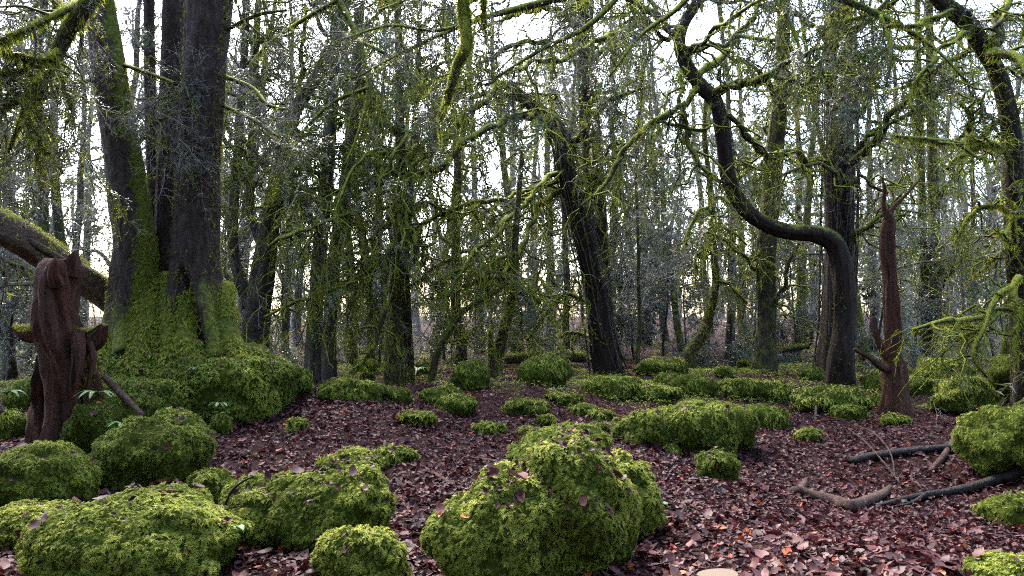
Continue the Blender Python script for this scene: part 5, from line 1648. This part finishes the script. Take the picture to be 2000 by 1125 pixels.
def far_wood():
    """The wood beyond that reads as one mass."""
    g = np.random.default_rng(77)
    n = 130
    y = g.uniform(42, 85, n)
    x = g.uniform(-.85, .85, n) * y
    z = ground_h(x, y)
    h = g.uniform(11, 18, n)
    s = np.linspace(0, 1, 10)
    path = np.stack([x[:, None] + g.normal(0, .06, (n, 1)) * h[:, None] * s + np.cumsum(g.normal(0, .22, (n, 10)), 1), y[:, None] + 0 * s, z[:, None] - .2 + h[:, None] * s], -1)
    rad = g.uniform(.12, .32, n)[:, None] * (1 - .75 * s)
    mb = MB()
    mb.tubes(path, rad, 6, V4(g, n, .1))
    lp, lr = sprout(path, rad, 16, (1.6, 4.6), (40, 90), .15, 6, .4, .06, (.06, 1), .2, .2, .3, g)
    bp, br = sprout(lp, lr, 1, (1.0, 2.8), (30, 80), .2, 4, .6, .03, (.1, 1), .1, .2, .3, g)
    mb.tubes(lp, np.maximum(lr, .012), 3, V4(g, len(lp), .1)); mb.tubes(bp, np.maximum(br, .009), 3, V4(g, len(bp), 0))
    sprigs_on(mb, bp, 4500, (1.0, 2.2), ['leafyfar', 'bare', 'bare2', 'yewfar'], [.3, .32, .3, .08], g, .2)
    # low brushwood between the trunks
    m = 1500
    yy = g.uniform(22, 70, m); xx = g.uniform(-.85, .85, m) * yy
    zz = ground_h(xx, yy)
    L = g.uniform(.5, 2.4, m)
    d = nrm(np.stack([g.normal(0, .5, m), g.normal(0, .5, m), np.ones(m)], -1))
    sh = np.stack([xx, yy, zz], -1)[:, None, :] + d[:, None, :] * L[:, None, None] * np.linspace(0, 1, 4)[None, :, None] + np.cumsum(g.normal(0, .06, (m, 4, 3)), 1)
    mb.tubes(sh, np.full((m, 4), .008) * (1 - .5 * np.linspace(0, 1, 4)), 3, V4(g, m, 0))
    tp, tr_ = sprout(sh, np.full((m, 4), .008), 4, (.3, .9), (25, 70), -.1, 3, .8, .008, g=g)
    mb.tubes(tp, np.maximum(tr_, .005), 3, V4(g, len(tp), 0))
    o = mb.build('far_wood', [M['paletwig'], M['greyleaf']])
    tag(o, 'pale mass of distant trunks and twigs closing off the wood', 'wood', kind='stuff')


far_wood()


# ------------------------------------------------------------------ leaf litter and ground moss
def litter():
    g = np.random.default_rng(5)
    pts = []
    for y0, y1, dens in ((2.6, 7, 760), (7, 11, 480), (11, 16, 270), (16, 24, 120), (24, 36, 35)):
        area = .5 * (y1 ** 2 - y0 ** 2) * 1.56
        n = int(area * dens)
        y = np.sqrt(g.uniform(y0 ** 2, y1 ** 2, n))
        x = g.uniform(-.78, .78, n) * y
        pts.append(np.stack([x, y], -1))
    q = np.concatenate(pts)
    keep = moss_amount(q[:, 0], q[:, 1]) < g.uniform(.0, .5, len(q))
    for bx, by, br in BARE:
        keep &= (q[:, 0] - bx) ** 2 + (q[:, 1] - by) ** 2 > (br * .75) ** 2
    q = q[keep]
    z = ground_h(q[:, 0], q[:, 1])
    e = .05
    nx = -(ground_h(q[:, 0] + e, q[:, 1]) - z) / e
    ny = -(ground_h(q[:, 0], q[:, 1] + e) - z) / e
    n = nrm(np.stack([nx, ny, np.ones(len(q))], -1))
    p = np.stack([q[:, 0], q[:, 1], z + g.uniform(.004, .035, len(q))], -1)
    if ON_ROCK:
        rp = np.concatenate([a for a, b in ON_ROCK]); rn = np.concatenate([b for a, b in ON_ROCK])
        p, n = np.concatenate([p, rp]), np.concatenate([n, rn])
    n = nrm(n + g.normal(0, .38, n.shape))
    T = g.normal(size=n.shape); T = nrm(T - n * (T * n).sum(1, keepdims=True))
    S = np.cross(n, T)
    d = p[:, 1]
    sc = np.clip(g.gamma(9, .0058, len(p)), .022, .10) * (1 + np.clip(d - 9, 0, 20) * .025)
    patch = fbm(p * 1.1, 91, 2) * .12
    vary = np.clip(g.beta(2.0, 2.7, len(p)) * .95 + patch, 0, .93)
    red = g.random(len(p)) < .022
    vary[red] = g.uniform(.95, 1, red.sum())
    # the 300 that show largest become single leaves of the ground, the rest one mass
    px = 1000 + FPX * p[:, 0] / p[:, 1]
    py = 562.5 - FPX * ((p[:, 2] - CAMZ) * COS - p[:, 1] * SIN) / p[:, 1]
    view = (px > 0) & (px < 2000) & (py < 1122) & (p[:, 2] > ground_h(p[:, 0], p[:, 1]) + .012) & (n[:, 2] > .6)
    score = np.where(view, sc / d, 0)
    big = np.argsort(-score)[:300]
    big_mask = np.zeros(len(p), bool); big_mask[big] = True
    mb = MB()
    pick = g.integers(0, 7, len(p))
    for k in range(7):
        for near in (True, False):
            s = (pick == k) & ~big_mask & ((d < 9.5) == near)
            mb.scatter(LITTER[k] if near else LITTER_FAR[k], p[s], T[s], S[s], n[s], sc[s], vary[s])
    tag(mb.build('leaf_litter', M['litter'], smooth=False), 'purple-brown dead leaves covering the forest floor', 'leaves', kind='stuff')
    shapes = {}
    import mathutils
    for i in big:
        key = (pick[i], int(vary[i] * 5))
        if key not in shapes:
            o = MB().scatter(FINE[key[0]], np.zeros((1, 3)), V3(1, 0, 0)[None], V3(0, 1, 0)[None], V3(0, 0, 1)[None], 1.0, np.array([vary[i]])).build('leaf', M['litter'], None, smooth=True)
            shapes[key] = o.data
        else:
            o = bpy.data.objects.new('leaf', shapes[key]); scn.collection.objects.link(o)
        R = mathutils.Matrix((T[i], S[i], n[i])).transposed()
        o.rotation_euler = R.to_euler()
        o.location = p[i] + np.array([0, 0, .006]); o.scale = (sc[i] * 1.05,) * 3
        o.parent = ground


def fine_leaf(seed):
    """A curled beech leaf with wavy edge, midrib fold and stalk."""
    r = np.random.default_rng(seed + 40)
    s = np.linspace(0, 1, 7)
    w = .34 * np.sin(np.pi * np.clip(s, .02, .985)) ** .75 * (1 + .10 * np.sin(s * 20 + seed))
    curl, fold = r.uniform(-.25, .35), r.uniform(.05, .3)
    v, t = [], []
    for k, a in enumerate(s):
        x = a * 1.1 - .55
        z = curl * (a - .5) ** 2 * 1.6
        for sd in (-1, 0, 1):
            v.append([x, sd * w[k], z + abs(sd) * fold * w[k] * (1 + .5 * math.sin(5 * a + sd * 2 + seed))]); t.append(.25 if sd == 0 else .7 + .3 * math.sin(9 * a + sd))
    f = []
    for k in range(6):
        for j in (0, 1):
            a = 3 * k + j
            f += [(a, a + 3, a + 4), (a, a + 4, a + 1)]
    n = len(v)
    v += [[-.55, -.012, 0], [-.55, .012, 0], [-.78, 0, .05]]; t += [.2, .2, .2]
    f.append((n, n + 1, n + 2))
    return np.array(v), np.array(f), np.clip(np.array(t), 0, 1)


FINE = [fine_leaf(k) for k in range(7)]
litter()


def ground_moss():
    g = np.random.default_rng(6)
    out = MB()
    for y0, y1, dens, size in ((3, 9, 700, .045), (9, 14, 340, .068), (14, 22, 150, .105), (22, 34, 60, .13)):
        n = int(.5 * (y1 ** 2 - y0 ** 2) * 1.56 * dens)
        y = np.sqrt(g.uniform(y0 ** 2, y1 ** 2, n))
        x = g.uniform(-.78, .78, n) * y
        a = moss_amount(x, y)
        k = a > g.uniform(.15, .45, n)
        x, y, a = x[k], y[k], a[k]
        p = np.stack([x, y, ground_h(x, y) + np.clip(a - .3, 0, .5) * .12], -1)
        nn = nrm(np.stack([g.normal(0, .35, len(x)), g.normal(0, .35, len(x)) - .2, np.ones(len(x))], -1))
        T, S, N = frames(nn, .4, (.3, 1.2), 1.0, g)
        vary = np.clip(.58 + .28 * fbm(p * 3, 15, 2) + g.normal(0, .1, len(x)), 0, 1)
        for j, t_ in enumerate(FROND_FAR):
            s = (np.arange(len(x)) % 2) == j
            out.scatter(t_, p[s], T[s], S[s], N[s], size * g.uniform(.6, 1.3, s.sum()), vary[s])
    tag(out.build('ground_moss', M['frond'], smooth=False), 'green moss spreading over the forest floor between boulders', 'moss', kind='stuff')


ground_moss()


def twig_litter():
    """Thin dead twigs and stalks strewn through the leaves."""
    g = np.random.default_rng(9)
    n = 1500
    y = np.sqrt(g.uniform(3 ** 2, 15 ** 2, n)); x = g.uniform(-.75, .75, n) * y
    ok = np.ones(n, bool)
    for bx, by, br in BARE:
        ok &= (x - bx) ** 2 + (y - by) ** 2 > br * br
    x, y = x[ok], y[ok]
    n = len(x)
    a = g.uniform(0, 6.28, n)
    L = g.gamma(3, .05, n)[:, None]
    s = np.linspace(-.5, .5, 4)[None]
    bend = g.normal(0, .12, (n, 1)) * L
    px_ = x[:, None] + np.cos(a)[:, None] * L * s - np.sin(a)[:, None] * bend * (4 * s * s)
    py_ = y[:, None] + np.sin(a)[:, None] * L * s + np.cos(a)[:, None] * bend * (4 * s * s)
    pz = ground_h(px_, py_) + .022 + g.normal(0, .10, (n, 1)) * L * s
    mb = MB()
    mb.tubes(np.stack([px_, py_, pz], -1), np.broadcast_to(g.uniform(.0012, .0045, (n, 1)), (n, 4)), 4, V4(g, n, -.5))
    tag(mb.build('twig_litter', M['stick']), 'thin dead twigs strewn through the leaf litter', 'twigs', kind='stuff')


twig_litter()
